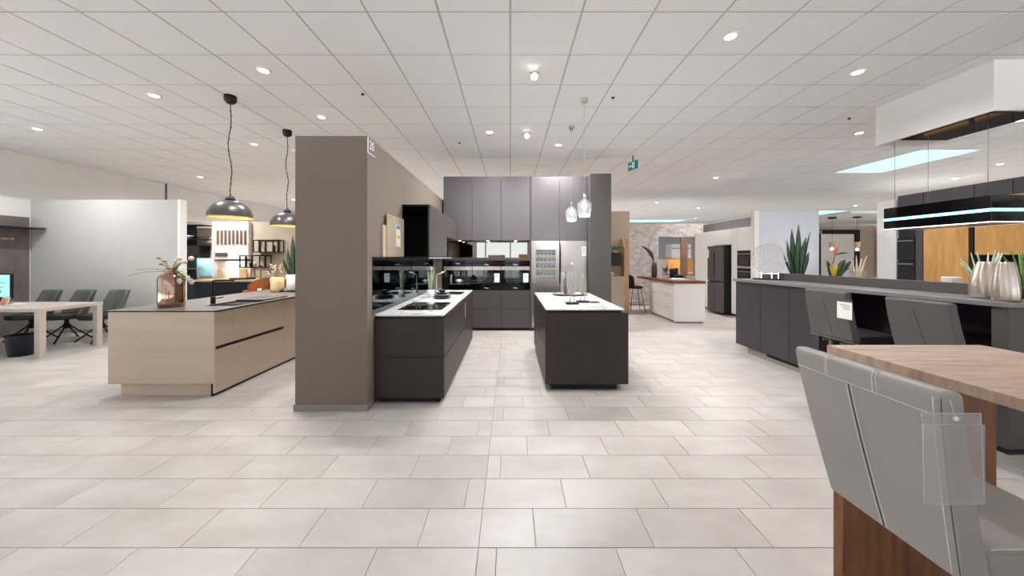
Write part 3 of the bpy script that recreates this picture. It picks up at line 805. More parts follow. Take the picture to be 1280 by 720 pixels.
# tray and glass vessel
TX, TY, TZ = 0.90, 5.33, 0.9022
t = thing('silver_tray', 'oval silver leaf shaped tray with rim at the rear of the dark island', 'tray', (TX, TY, TZ))
o = MB().lathe([(0.2, 0), (0.27, 0.022), (0.28, 0.03), (0.262, 0.026), (0.2, 0.006), (0.01, 0.006)], (0, 0, 0), 32, wob=lambda a, z: 1 + 0.03 * math.cos(9 * a))
MB().add([(TX + x, TY + y * 0.62, TZ + z) for x, y, z in o.v], o.f, True).build('dish', SILV, t)
t = thing('glass_cylinder', 'clear glass cylinder vase with bottles inside, standing on the silver tray', 'vase', (0.86, 5.33, TZ + 0.0065))
MB().lathe([(0.095, 0), (0.1, 0.01), (0.1, 0.34), (0.096, 0.34), (0.096, 0.012), (0.01, 0.011)], (0.86, 5.33, TZ + 0.0065), 28).build('glass_wall', SGLASS, t)
MB().lathe([(0.07, 0), (0.072, 0.002)], (0.86, 5.33, TZ + 0.018), 20).build('base_disc', CHROME, t)
o = MB().lathe([(0.03, 0), (0.03, 0.2), (0.01, 0.24), (0.01, 0.33), (0.014, 0.335)], (0.835, 5.33, TZ + 0.0205), 16).build('dark_bottle', WINEB, None)
tag(o, 'slim dark bottle standing inside the glass cylinder on the tray', 'bottle')
# wire leaf sculptures
def wire_leaf(x, y, z, h, w, ph, label):
    t = thing('leaf_sculpture', label, 'sculpture', (x, y, z), 'silver wire leaf sculptures')
    box('base', BLACKM, t, x - 0.075, x + 0.075, y - 0.05, y + 0.05, z, z + 0.022, 0.003)
    MB().tube([(x - 0.025, y, z + 0.022), (x - 0.025, y, z + ph + 0.05)], 0.004, 6).tube([(x + 0.025, y, z + 0.022), (x + 0.025, y, z + ph + 0.05)], 0.004, 6).build('post', SILV, t)
    g = MB()
    zb = z + ph
    half = lambda q: w / 2 * math.sin(PI * min(1, q ** 0.8)) ** 0.75
    n = 26
    for s_ in (-1, 1):
        g.tube([(x + s_ * half(i / n), y, zb + h * i / n) for i in range(n + 1)], 0.0045, 6)
    g.tube([(x, y, zb), (x, y, zb + h)], 0.004, 6)
    for i in range(1, 15):
        q = i / 16
        for s_ in (-1, 1):
            q2 = min(0.985, q + 0.10)
            g.tube([(x, y, zb + h * q), (x + s_ * half(q2) * 0.5, y - 0.008, zb + h * (q + 0.045)), (x + s_ * half(q2), y, zb + h * q2)], 0.0026, 5)
    for k in range(3):
        for s_ in (-1, 1):
            f_ = (k + 1) / 4
            g.tube([(x + s_ * half(i / n) * f_, y - 0.006, zb + h * i / n) for i in range(1, n)], 0.0022, 5)
    g.build('wire_leaf', SILV, t)
wire_leaf(0.755, 4.31, 0.902, 0.40, 0.12, 0.105, 'taller silver wire leaf sculpture on black base, dark island')
wire_leaf(0.915, 4.46, 0.902, 0.27, 0.10, 0.10, 'shorter silver wire leaf sculpture on black base, dark island')
o = tag(box('slate_coaster', BLACKM, None, 1.0, 1.12, 4.40, 4.50, 0.9022, 0.912, 0.002), 'flat black coaster right of the shorter wire sculpture', 'coaster')

# glass pendants over the island
def glass_pendant(x, y, zt, label):
    t = thing('glass_pendant_lamp', label, 'pendant lamp', (x, y, CZ), 'clear glass pendants over the island')
    MB().lathe([(0.01, -0.075), (0.022, -0.06), (0.05, -0.02), (0.052, -0.001)], (x, y, CZ), 20).build('canopy', CHROME, t)
    MB().tube([(x, y, CZ - 0.07), (x, y, zt)], 0.0022, 6).build('cord', mat('clear_cord_%d' % int(y * 10), (205, 200, 196), 0.4, var=0.02), t)
    MB().lathe([(0.006, 0.0), (0.024, -0.02), (0.026, -0.09), (0.02, -0.10)], (x, y, zt + 0.01), 16).build('socket', CHROME, t)
    MB().lathe([(0.03, -0.05), (0.06, -0.09), (0.1, -0.125), (0.097, -0.2), (0.075, -0.30), (0.072, -0.30), (0.092, -0.2), (0.095, -0.128), (0.056, -0.096), (0.03, -0.056)], (x, y, zt), 24, cap=False).build('glass_shade', SGLASS, t)
    MB().lathe([(0.062, -0.10), (0.05, -0.19), (0.03, -0.2), (0.03, -0.285), (0.034, -0.30)], (x, y, zt), 18, cap=False).build('inner_glass', SGLASS, t)
    MB().lathe([(0.012, -0.09), (0.03, -0.12), (0.036, -0.155), (0.026, -0.19), (0.008, -0.2)], (x, y, zt), 16).build('bulb', BULB, t)
    MB().lathe([(0.026, -0.268), (0.031, -0.285), (0.02, -0.298)], (x, y, zt), 14).build('lower_bulb', BULB, t)
    lamp('pendant_glow', 'POINT', (x, y, zt - 0.36), 8, (0.95, 0.98, 1), t, 0.05)
glass_pendant(1.0, 4.756, 2.32, 'nearer clear glass pendant lamp, higher of the two over the dark island')
glass_pendant(0.998, 5.741, 2.36, 'farther clear glass pendant lamp, lower left of the two over the island')
# ================================================================== left champagne island
X0, X1, LY0, LY1, LT = -4.253, -3.128, 3.72, 6.75, 0.895
t = thing('island_cabinet', 'champagne gloss kitchen island cabinets left of the grey pillar', 'cabinet', ((X0 + X1) / 2, 5.2, 0))
box('body', CHAMPE, t, X0 + 0.02, X1 - 0.026, LY0 + 0.022, LY1, 0.14, 0.893)
box('end_panel', CHAMPE, t, X0, X1 - 0.002, LY0, LY0 + 0.02, 0.134, LT, 0.002)
box('plinth', CHAMPE, t, X0 + 0.09, X1 - 0.05, LY0 + 0.045, LY1 - 0.05, 0, 0.14)
ys = [LY0 + 0.004, 3.972, 4.44, 4.872]
for a, b in zip(ys[:-1], ys[1:]):
    box('drawer', CHAMP, t, X1 - 0.02, X1, a + 0.002, b - 0.002, 0.525, LT - 0.006, 0.0015)
box('drawer', CHAMP, t, X1 - 0.02, X1, ys[0] + 0.002, 4.872, 0.03, 0.49, 0.0015)
box('grip_channel', BLACKM, t, X1 - 0.024, X1 - 0.016, ys[0], 4.872, 0.491, 0.524)
for a, b in ((4.876, 5.5), (5.504, 6.1), (6.104, LY1)):
    box('door', CHAMP, t, X1 - 0.02, X1, a, b, 0.03, LT - 0.006, 0.0015)
box('painted_shade_strip', BLACKM, t, X1 - 0.04, X1 - 0.021, ys[0], LY1, 0.002, 0.139)  # black strip stands in for the shade below the fronts
t = thing('ceramic_worktop', 'thin grey ceramic worktop of the champagne island', 'worktop', ((X0 + X1) / 2, 5.2, LT))
kx0, kx1, ky0, ky1 = -3.56, -3.185, 4.08, 5.05
zt = LT + 0.014
WX0, WX1 = X0 - 0.02, X1 + 0.015
MB().box(WX0, WX1, LY0 - 0.01, ky0, LT, zt).box(WX0, kx0, ky0, ky1, LT, zt).box(kx1, WX1, ky0, ky1, LT, zt).box(WX0, WX1, ky1, LY1 + 0.02, LT, zt).build('slab', TOPGR, t)
MB().box(WX0 - 0.001, WX1 + 0.001, LY0 - 0.0115, LY0 - 0.0101, LT, zt - 0.001).box(WX1 + 0.0001, WX1 + 0.0015, LY0 - 0.01, LY1, LT, zt - 0.001).build('dark_edge', BLACKM, t)
kx0 += 0.003; kx1 -= 0.003; ky0 += 0.003; ky1 -= 0.003
t = thing('sink', 'black inset sink with drainer in the champagne island', 'sink', ((kx0 + kx1) / 2, 4.5, LT))
box('basin', BLACK, t, kx0, kx1, ky0, ky1, LT - 0.0015 + 0.002, LT + 0.004)
MB().box(kx0, kx1, ky0, ky0 + 0.012, LT + 0.004, zt + 0.002).box(kx0, kx1, ky1 - 0.012, ky1, LT + 0.004, zt + 0.002).box(kx0, kx0 + 0.012, ky0 + 0.012, ky1 - 0.012, LT + 0.004, zt + 0.002).box(
    kx1 - 0.012, kx1, ky0 + 0.012, ky1 - 0.012, LT + 0.004, zt + 0.002).build('rim', BLACK, t)
m = MB()
for k in range(6): m.box(kx0 + 0.05, kx1 - 0.05, ky0 + 0.06 + k * 0.035, ky0 + 0.07 + k * 0.035, LT + 0.004, LT + 0.008)
m.build('drainer_rib', BLACK, t)
o = tag(box('sink_cover_board', LEATHD, None, kx0 - 0.02, kx1 - 0.02, 4.58, 5.08, zt + 0.0025, zt + 0.014, 0.004), 'dark grey cover board lying over the island sink', 'board')
t = thing('tap', 'matt black L-shaped tap on the champagne island', 'tap', (-3.615, 4.28, zt))
MB().lathe([(0.026, 0), (0.026, 0.09), (0.017, 0.092)], (-3.615, 4.28, zt), 16).build('base', BLACK, t)
MB().tube([(-3.615, 4.28, zt + 0.09), (-3.615, 4.28, zt + 0.272), (-3.6, 4.282, zt + 0.284), (-3.38, 4.30, zt + 0.284)], 0.013, 10).build('spout', BLACK, t)
MB().tube([(-3.615, 4.30, zt + 0.06), (-3.53, 4.33, zt + 0.075)], 0.007, 8).build('lever', BLACK, t)
# copper bottle vase with dried flowers
vx, vy, vz = -3.88, 4.03, zt + 0.0005
t = thing('copper_vase', 'shiny copper bottle vase with dried flowers on the champagne island', 'vase', (vx, vy, vz))
MB().lathe([(0.105, 0), (0.118, 0.008), (0.12, 0.05), (0.12, 0.315), (0.11, 0.35), (0.08, 0.375), (0.055, 0.388), (0.05, 0.43), (0.064, 0.44), (0.056, 0.44), (0.044, 0.425), (0.044, 0.37)], (vx, vy, vz), 36).build('body', COPPER, t)
top = (vx, vy, vz + 0.385)
def stem(pts, r=0.003, name='stem', m=DRY): return MB().tube(pts, r, 6).build(name, m, t)
for dx, dy, dz, r in ((-0.15, 0.0, 0.17, 0.012), (-0.10, 0.02, 0.13, 0.014), (-0.09, -0.03, 0.10, 0.012)):
    e = (vx + dx, vy + dy, top[2] + dz)
    stem([top, (vx + dx * 0.5, vy + dy * 0.5, top[2] + dz * 0.7), e])
    MB().sphere(e, r * 1.3, 10, 6, (1.3, 1.3, 0.7)).build('seed_head', mat('seed_head_brown', (150, 110, 78), 0.8, var=0.15), t)
for dx, dy, dz, r in ((0.09, 0.0, 0.165, 0.03), (0.17, -0.02, 0.13, 0.026), (0.20, 0.03, 0.165, 0.028), (0.03, 0.02, 0.14, 0.016)):
    e = (vx + dx, vy + dy, top[2] + dz)
    stem([top, (vx + dx * 0.6, vy + dy * 0.6, top[2] + dz * 0.75), e], 0.0035, 'stem', LEAFL)
    MB().sphere(e, r, 12, 8).build('ball_flower', CREAMF, t)
for dx, dy, dz, w in ((-0.42, 0.0, 0.03, 0.012), (-0.40, -0.08, -0.03, 0.012), (-0.2, 0.1, 0.08, 0.012), (0.36, 0.05, 0.03, 0.012)):
    MB().blade(top, (vx + dx, vy + dy, top[2] + dz), w, (0, 0, 0.03), (0, -0.5, 1), 6, shape=lambda q: 1 - 0.7 * q).build('dry_leaf', DRY, t, fixn=False)
for dx, dy, dz, w in ((0.22, -0.02, -0.13, 0.035), (0.16, -0.05, -0.06, 0.03), (0.12, 0.0, 0.11, 0.03)):
    MB().blade(top, (vx + dx, vy + dy, top[2] + dz), w, (0.02, 0, 0.05), (0, -1, 0.6), 8).build('leaf', LEAFL, t, fixn=False)
for dx, dy, dz in ((0.235, -0.03, -0.06), (0.25, 0.0, -0.10), (0.14, -0.03, -0.09)):
    e = (vx + dx, vy + dy, top[2] + dz)
    stem([top, (vx + dx * 0.6, vy + dy * 0.6, top[2] + 0.02), e], 0.003, 'stem', LEAFL)
    g = MB()
    for k in range(6):
        a = k * PI / 3
        g.blade(e, (e[0] + 0.035 * math.cos(a), e[1] - 0.02, e[2] + 0.035 * math.sin(a)), 0.026, (0, -0.008, 0), (0, -1, 0.1), 4, shape=lambda q: math.sin(PI * (0.15 + 0.8 * q)))
    g.build('white_blossom', CERAM, t, fixn=False)
# pearl candle jar, blossoms, snake plant
cx_, cy_ = -3.84, 5.80
t = thing('pearl_jar', 'rounded pearl gold jar beside the snake plant on the champagne island', 'jar', (cx_, cy_, zt + 0.0005))
MB().lathe([(0.075, 0), (0.092, 0.012), (0.1, 0.06), (0.1, 0.17), (0.09, 0.225), (0.072, 0.24), (0.066, 0.24), (0.084, 0.22), (0.092, 0.16), (0.09, 0.02)], (cx_, cy_, zt + 0.0005), 28).build('body', CANDLE, t)
t2 = thing('blossom_sprig', 'sprigs of small white blossoms behind the pearl jar', 'flowers', (cx_ + 0.03, cy_, zt + 0.03))
g = MB(); h = MB()
for k in range(9):
    a = random.uniform(-0.12, 0.07); e = (cx_ + a, cy_ + random.uniform(-0.04, 0.04), zt + random.uniform(0.29, 0.44))
    g.tube([(cx_ + 0.01, cy_, zt + 0.06), (cx_ + a * 0.4, cy_, zt + 0.26), e], 0.002, 5)
    for q in range(4): h.sphere((e[0] + random.uniform(-0.02, 0.02), e[1], e[2] + random.uniform(-0.03, 0.02)), 0.011, 8, 5)
g.build('stem', DRY, t2); o = h.build('blossom', CREAMF, t2); o['kind'] = 'stuff'
def snake_plant(x, y, z, label, potm, pr, ph, leaves, lm=LEAFD):
    t = thing('snake_plant', label, 'plant', (x, y, z))
    MB().lathe([(pr * 0.8, 0), (pr, 0.02), (pr * 1.02, ph), (pr * 0.92, ph), (pr * 0.9, ph * 0.9)], (x, y, z), 24).build('pot', potm, t)
    MB().lathe([(pr * 0.9, ph * 0.86), (pr * 0.9, ph * 0.88)], (x, y, z), 16).build('soil', mat('potting_soil', (58, 46, 38), 0.9, var=0.2), t)
    for dx, dy, h, w, bx in leaves:
        MB().blade((x + dx * 0.3, y + dy * 0.3, z + ph * 0.85), (x + dx, y + dy, z + h), w, (bx, 0, 0), (0.15, -1, 0), 8, shape=lambda q: (0.6 + 0.9 * q - 0.3 * q * q) * (1 if q < 0.62 else max(0.02, (1 - q) / 0.38) ** 0.8)).build('leaf', lm, t, fixn=False)
    return t
o = tag(box('black_tray', BLACK, None, -3.76, -3.40, 5.72, 5.98, zt + 0.0005, zt + 0.012, 0.003), 'flat black tray under the white pot on the champagne island', 'tray')
snake_plant(-3.60, 5.85, zt + 0.0125, 'green snake plant in a white ceramic pot next to the grey pillar', CERAM, 0.105, 0.27,
            [(-0.02, 0, 0.92, 0.075, 0.0), (0.05, 0.02, 0.8, 0.07, 0.01), (-0.11, 0.01, 0.72, 0.06, -0.01), (-0.16, -0.02, 0.55, 0.055, -0.02), (0.1, -0.03, 0.84, 0.07, 0.02), (0.01, -0.05, 0.66, 0.07, 0), (-0.07, -0.04, 0.6, 0.06, 0), (0.14, 0.02, 0.6, 0.06, 0.02)])
o = MB().lathe([(0.02, 0), (0.03, 0.05), (0.027, 0.05), (0.018, 0.005)], (-4.10, 5.75, zt + 0.0005), 14).build('small_cup', CERAM, None)
tag(o, 'small white cup at the far edge of the champagne island', 'cup')

# dome pendants
def dome_pendant(x, y, zb, label, bend):
    t = thing('dome_pendant_lamp', label, 'pendant lamp', (x, y, CZ), 'black dome pendants over the champagne island')
    MB().lathe([(0.045, -0.10), (0.07, -0.07), (0.073, -0.0005)], (x, y, CZ), 8).build('canopy', BLACKM, t)
    pts = []
    for i in range(25):
        q = i / 24
        pts.append((x + 0.022 * math.sin(q * bend) * math.sin(q * PI), y + 0.01 * math.cos(q * 7) * math.sin(q * PI), CZ - 0.1 - q * (CZ - 0.1 - zb - 0.25)))
    MB().tube(pts, 0.0055, 6).build('cord', BLACKM, t)
    o = MB().tube([(p[0] + 0.009 * math.cos(i * 2.2), p[1] + 0.009 * math.sin(i * 2.2), p[2]) for i, p in enumerate(pts)], 0.003, 5).build('chain', SLATE, t)
    MB().lathe([(0.02, 0.29), (0.035, 0.275), (0.055, 0.25), (0.06, 0.225), (0.03, 0.222)], (x, y, zb), 20).build('cap', BLACKM, t)
    prof = [(0.03 + 0.22 * math.sin(a), 0.225 * math.cos(a)) for a in [PI / 2 * k / 10 for k in range(11)]]
    MB().lathe(prof[::-1], (x, y, zb), 36, cap=False).build('shade', DOME, t)
    MB().lathe([(r - 0.004, z - 0.003) for r, z in prof[::-1]], (x, y, zb), 36, cap=False).build('shade_lining', WARMIN, t)
    MB().lathe([(0.25, -0.006), (0.253, 0.003), (0.247, 0.003), (0.245, -0.006)], (x, y, zb), 36, cap=False).build('rim', YELP, t)
    MB().sphere((x, y, zb + 0.09), 0.045, 14, 8).build('bulb', LIGHTW, t)
    lamp('dome_glow', 'SPOT', (x, y, zb + 0.03), 22, (1, 0.85, 0.62), t, 0.05, spot=2.4)
dome_pendant(-3.708, 4.661, 2.0, 'nearer dark dome pendant lamp hanging over the copper vase', 11)
dome_pendant(-3.755, 5.922, 2.0, 'farther dark dome pendant lamp partly hidden by the grey pillar', 13)

# ================================================================== desk area
DX1, DY0, DY1, DZ = -6.86, 5.12, 5.93, 0.725
t = thing('meeting_desk', 'pale grey oak meeting desk with slab legs at the left edge', 'desk', (-8.0, 5.5, 0))
box('desktop', DESKM, t, -9.25, DX1, DY0, DY1, DZ - 0.05, DZ, 0.003)
for x in (-9.2, DX1 - 0.075):
    for y in (DY0 + 0.005, DY1 - 0.085):
        box('leg', DESKM, t, x, x + 0.072, y, y + 0.08, 0, DZ - 0.0505, 0.002)
def shell_chair(x, y, rz, label, seat_m, group, first=[None]):
    if first[0] is not None:
        c = copy_tree(first[0], (x, y, 0), label, group); c.rotation_euler = (0, 0, rz); return c
    t = thing('swivel_chair', label, 'chair', (x, y, 0), group)
    # seat faces -y; one padded shell (seat pan, wrap-around back)
    vs = []; fs = []; n = 14; rows = 9
    for layer in (0, 1):
        for j in range(rows):
            q = j / (rows - 1)
            for i in range(n + 1):
                a = -0.45 * PI + 0.9 * PI * i / n     # around the back
                rr = (0.265 + 0.02 * q) * (abs(math.sin(a)) ** 4 + abs(math.cos(a)) ** 4) ** -0.12 - layer * 0.035
                hgt = 0.46 + 0.42 * q * (0.42 + 0.58 * min(1, max(0, (1.4 - abs(a)) / 0.4)))
                vs.append((rr * math.sin(a) * 1.02, rr * math.cos(a) * 0.9 + 0.10 * q - 0.02, hgt))
    L = rows * (n + 1)
    for layer in (0, 1):
        for j in range(rows - 1):
            for i in range(n):
                k = layer * L + j * (n + 1) + i
                fs.append((k, k + 1, k + n + 2, k + n + 1))
    for i in range(n):
        k = (rows - 1) * (n + 1) + i
        fs.append((k, k + 1, L + k + 1, L + k)); fs.append((i, i + 1, L + i + 1, L + i))
    for j in range(rows - 1):
        for e in (0, n):
            k = j * (n + 1) + e
            fs.append((k, k + n + 1, L + k + n + 1, L + k))
    MB().add(vs, fs, True).build('backrest', seat_m, t, local=True)
    prof = [(0.27 * math.cos(a) * (1 if math.cos(a) > 0 else 1), 0.25 * math.sin(a) - 0.03) for a in [2 * PI * k / 24 for k in range(24)]]
    MB().prism(prof, 'z', 0.40, 0.485).build('seat', LEATHB, t, 0.02, 3, local=True)
    MB().lathe([(0.03, 0.30), (0.03, 0.40)], (0, 0, 0), 14).build('swivel_column', BLACKM, t, local=True)
    MB().lathe([(0.045, 0.22), (0.045, 0.30)], (0, 0, 0), 14).build('hub', BLACKM, t, local=True)
    for k in range(4):
        a = PI / 4 + k * PI / 2
        MB().tube([(0.03 * math.cos(a), 0.03 * math.sin(a), 0.28), (0.15 * math.cos(a), 0.15 * math.sin(a), 0.17), (0.33 * math.cos(a), 0.33 * math.sin(a), 0.0125)], 0.0125, 8).build('leg', BLACKM, t, local=True)
    t.rotation_euler = (0, 0, rz)
    first[0] = t
    return t
for x, l in ((-8.46, 'olive grey swivel chair behind the desk by the monitor, leftmost of three'), (-7.84, 'olive grey swivel chair in the middle of the three behind the desk'), (-7.22, 'olive grey swivel chair at the right end of the desk')):
    shell_chair(x, 6.22, -0.3, l, OLIVE, 'swivel chairs at the meeting desk')
# white door-like strips seen between the chairs are the partition; monitor, photo card, box, bin
t = thing('monitor', 'black flat monitor with pale blue web page on the desk', 'monitor', (-8.1, 5.62, DZ))
mz = DZ + 0.09
box('casing', BLACK, t, -8.50, -7.94, 5.60, 5.63, mz, mz + 0.40, 0.004)
s_ = box('screen', SCREEN, t, -8.485, -7.965, 5.597, 5.5995, mz + 0.03, mz + 0.38)
m = MB()
m.box(-8.40, -8.03, 5.5955, 5.5965, mz + 0.25, mz + 0.262).box(-8.40, -8.10, 5.5955, 5.5965, mz + 0.29, mz + 0.30).box(-8.40, -8.06, 5.5955, 5.5965, mz + 0.19, mz + 0.198).box(-8.40, -8.06, 5.5955, 5.5965, mz + 0.17, mz + 0.178)
m.build('page_lines', SCRD, s_)
MB().box(-8.40, -8.10, 5.5955, 5.5965, mz + 0.09, mz + 0.14).build('page_button', SCRD, s_)
MB().box(-8.30, -8.16, 5.60, 5.66, DZ + 0.009, mz + 0.05).build('stand', BLACK, t)
MB().box(-8.36, -8.08, 5.54, 5.72, DZ + 0.0003, DZ + 0.0085).build('foot', BLACK, t)
t = thing('photo_card', 'small leaning photo card with warm picture before the monitor', 'card', (-7.75, 5.4, DZ))
MB().prism([(5.40, DZ + 0.0005), (5.45, DZ + 0.13), (5.455, DZ + 0.13), (5.408, DZ + 0.0005)], 'x', -7.86, -7.74).build('card', PAPER, t)
MB().prism([(5.4005, DZ + 0.014), (5.441, DZ + 0.12), (5.4395, DZ + 0.12), (5.399, DZ + 0.014)], 'x', -7.85, -7.75).build('picture', PHOTO, t)
o = tag(box('business_cards', PAPER, None, -7.72, -7.58, 5.42, 5.52, DZ + 0.0005, DZ + 0.035, 0.004), 'low white stack of cards right of the photo card on the desk', 'cards')
t = thing('waste_bin', 'dark navy waste bin on the floor under the desk', 'bin', (-7.43, 5.22, 0))
MB().lathe([(0.125, 0), (0.155, 0.30), (0.16, 0.305), (0.15, 0.305), (0.12, 0.012)], (-7.36, 5.30, 0), 24).build('bucket', NAVY, t)
MB().lathe([(0.157, 0.297), (0.165, 0.30), (0.165, 0.315), (0.157, 0.315)], (-7.36, 5.30, 0), 24, cap=False).build('rim', BLACK, t)
# concrete look coat rack wall panel with shelf
t = thing('coat_rack_panel', 'brown grey concrete look wall panel with dark shelf and pegs', 'coat rack', (-9.36, 5.8, 0))
box('board', CONC, t, -9.379, -9.345, 4.4, 6.84, 0.0, 2.25, 0.002)
box('shelf', BLACKM, t, -9.344, -9.05, 4.4, 6.86, 2.012, 2.045, 0.002)
box('rail', WOODP, t, -9.344, -9.33, 4.6, 6.62, 1.80, 1.84)
for k in range(18):
    MB().tube([(-9.33, 4.68 + k * 0.11, 1.82), (-9.27, 4.68 + k * 0.11, 1.83)], 0.016, 8).build('peg', WOODP, t)
o = tag(box('wall_conduit', GREYP, None, -9.995, -9.97, 10.2, 10.225, 2.56, CZ - 0.001), 'thin dark vertical cable duct on the white left wall', 'duct')

# ================================================================== beige kitchen seen between pillar and partition
t = thing('tall_shelf_unit', 'dark teal tall unit with open shelves behind the partition', 'shelf unit', (-9.5, 10.2, 0))
box('back_panel', TEAL, t, -9.95, -9.34, 10.44, 10.48, 0, 2.42)
box('side_panel', TEAL, t, -9.97, -9.93, 9.85, 10.439, 0, 2.42)
for z in (2.39, 1.98, 1.52, 1.12):
    box('shelf', BLACKM, t, -9.929, -8.80 if z > 1.9 else -9.34, 10.02, 10.439, z, z + 0.025)
box('base', TEAL, t, -9.929, -9.34, 9.9, 10.439, 0, 0.9, 0.003)
o = MB().lathe([(0.06, 0), (0.16, 0.08), (0.17, 0.11), (0.15, 0.10), (0.05, 0.02)], (-9.40, 10.22, 2.0055), 24).build('bowl', CERAM, None)
tag(o, 'wide white bowl on the upper shelf of the teal unit', 'bowl')
for x, l in ((-9.66, 'left white bottle on the teal unit shelf'), (-9.50, 'right white bottle on the teal unit shelf')):
    o = MB().lathe([(0.065, 0), (0.07, 0.02), (0.07, 0.24), (0.03, 0.29), (0.025, 0.36), (0.03, 0.37)], (x, 10.2, 1.5455), 18).build('bottle', CERAM, None)
    tag(o, l, 'bottle', 'white bottles on the teal shelf')
t = thing('wall_box', 'black wall cupboard above the lit glass backsplash', 'cabinet', (-9.1, 10.3, 1.47))
box('body', BLACKM, t, -9.33, -8.95, 10.15, 10.495, 1.47, 1.82)
box('door', BLACK, t, -9.325, -8.955, 10.13, 10.148, 1.474, 1.816, 0.002)
o = tag(box('glass_backsplash', CYANBS, None, -9.33, -8.86, 10.47, 10.495, 0.925, 1.46), 'pale cyan lit glass backsplash behind the wood worktop', 'backsplash')
lamp('backsplash_led', 'AREA', (-9.1, 10.36, 1.46), 2.5, (0.75, 0.97, 1), None, size=0.36, sy=0.05)
t = thing('navy_peninsula', 'navy base cabinets of the beige kitchen in the background', 'cabinet', (-7.6, 9.4, 0))
box('body', NAVY, t, -8.35, -6.62, 9.32, 10.0, 0.08, 0.83)
for k in range(3): box('door', NAVY, t, -8.34 + k * 0.575, -7.77 + k * 0.575, 9.30, 9.318, 0.09, 0.825, 0.002)
box('plinth', BLACKM, t, -8.3, -6.7, 9.36, 9.9, 0, 0.08)
o = tag(box('wood_worktop', WOODP, None, -8.38, -6.3, 9.27, 10.46, 0.8305, 0.875, 0.003), 'pale wood worktop on the navy cabinets of the background kitchen', 'worktop')
t = thing('slatted_panel_block', 'white wall panelling with brown slatted grille in the background', 'panel', (-8.2, 10.4, 0.88))
box('side_panel', MWHITE, t, -8.76, -8.69, 10.33, 10.495, 0.8755, 2.53)
box('front_panel', MWHITE, t, -8.689, -7.72, 10.37, 10.495, 1.42, 2.53)
for k in range(8):
    box('slat', BROWNW, t, -8.64 + k * 0.115, -8.58 + k * 0.115, 10.345, 10.369, 1.86, 2.27)
box('vent_grille', GREYP, t, -8.67, -8.33, 10.35, 10.369, 1.50, 1.61)
box('hood_shelf', GREYP, t, -8.689, -7.72, 10.345, 10.495, 1.375, 1.40)
box('tiled_back', MWHITE, t, -8.689, -7.72, 10.45, 10.495, 0.8755, 1.374)
lamp('hood_led', 'AREA', (-8.15, 10.39, 1.37), 1.8, (1, 0.98, 0.95), None, size=0.5, sy=0.04)
for x0_, x1_, l in ((-8.64, -8.50, 'left pale wooden board under the white panelling'), (-7.98, -7.76, 'right pale wooden board under the white panelling')):
    o = tag(box('cutting_board', WOODP, None, x0_, x1_, 10.36, 10.39, 0.8755, 1.14, 0.004), l, 'board', 'wooden boards on the background worktop')
o = tag(box('black_cooktop', BLACK, None, -7.55, -7.09, 9.45, 9.8, 0.8755, 0.92, 0.004), 'black cooktop on the pale wood worktop in the background', 'cooktop')
t = thing('background_tap', 'slim curved metal tap on the background wood worktop', 'tap', (-8.33, 9.4, 0.8755))
MB().tube([(-8.33, 9.4, 0.8755), (-8.33, 9.4, 1.17), (-8.29, 9.4, 1.23), (-8.23, 9.4, 1.22), (-8.21, 9.4, 1.15)], 0.014, 8).build('spout', STEEL, t)
def frame_shelf(x0, x1, z0, z1, splits, label, ya=10.22, yb=10.48):
    t = thing('frame_shelf', label, 'shelf', ((x0 + x1) / 2, 10.35, z0), 'black metal frame wall shelves')
    r = 0.012
    for y in (ya, yb):
        m = MB()
        m.box(x0, x1, y - r, y + r, z0, z0 + 2 * r).box(x0, x1, y - r, y + r, z1 - 2 * r, z1)
        for x in [x0, x1 - 2 * r] + [x0 + s * (x1 - x0) for s in splits]: m.box(x, x + 2 * r, y - r, y + r, z0 + 2 * r, z1 - 2 * r)
        m.build('frame', BLACKM, t)
    box('shelf_board', BLACKM, t, x0 + 0.024, x1 - 0.024, ya + 0.0125, yb - 0.0125, z0 + 0.004, z0 + 0.02)
    m = MB()
    for x in (x0, x1 - 2 * r):
        m.box(x, x + 2 * r, ya + 0.0121, yb - 0.0121, z1 - 2 * r, z1)
    m.build('crossbar', BLACKM, t)
frame_shelf(-7.47, -6.74, 1.62, 1.99, (0.22, 0.78), 'upper black metal frame shelf on the beige wall')
frame_shelf(-7.74, -7.0, 1.175, 1.535, (0.22, 0.76), 'lower black metal frame shelf on the beige wall', 10.06, 10.31)
box('wall_bracket', BLACKM, bpy.data.objects['frame_shelf.001'], -7.5, -7.1, 10.3225, 10.499, 1.535, 1.55)
for x, z, h, m, l in ((-6.95, 1.6405, 0.2, WALNUT, 'brown bottle on the upper frame shelf'), (-7.52, 1.1955, 0.14, BLACKM, 'dark jar on the lower frame shelf'), (-7.40, 1.1955, 0.16, CERAM, 'white jar on the lower frame shelf'), (-7.24, 1.1955, 0.05, WALNUT, 'low brown dish on the lower frame shelf')):
    o = MB().lathe([(0.04, 0), (0.045, h * 0.7), (0.03, h)], (x, 10.35 if z > 1.5 else 10.21, z), 14).build('jar', m, None)
    tag(o, l, 'jar')
c = None
t = thing('cognac_chair', 'cognac orange leather chair at the background wood worktop', 'chair', (-6.35, 8.75, 0))
MB().prism([(0.25 * math.cos(2 * PI * k / 20), 0.24 * math.sin(2 * PI * k / 20)) for k in range(20)], 'z', 0.58, 0.66).build('seat', ORANGE, t, 0.02, 3, local=True)
vs = []; fs = []
for L_ in (0, 1):
    for j in range(7):
        for i in range(13):
            a = -0.5 * PI + PI * i / 12; q = j / 6
            r = 0.26 + 0.03 * q - 0.03 * L_
            vs.append((r * math.cos(a) + 0.02, r * math.sin(a), 0.62 + 0.36 * q * (0.5 + 0.5 * math.cos(a) ** 0.8 if math.cos(a) > 0 else 0.5)))
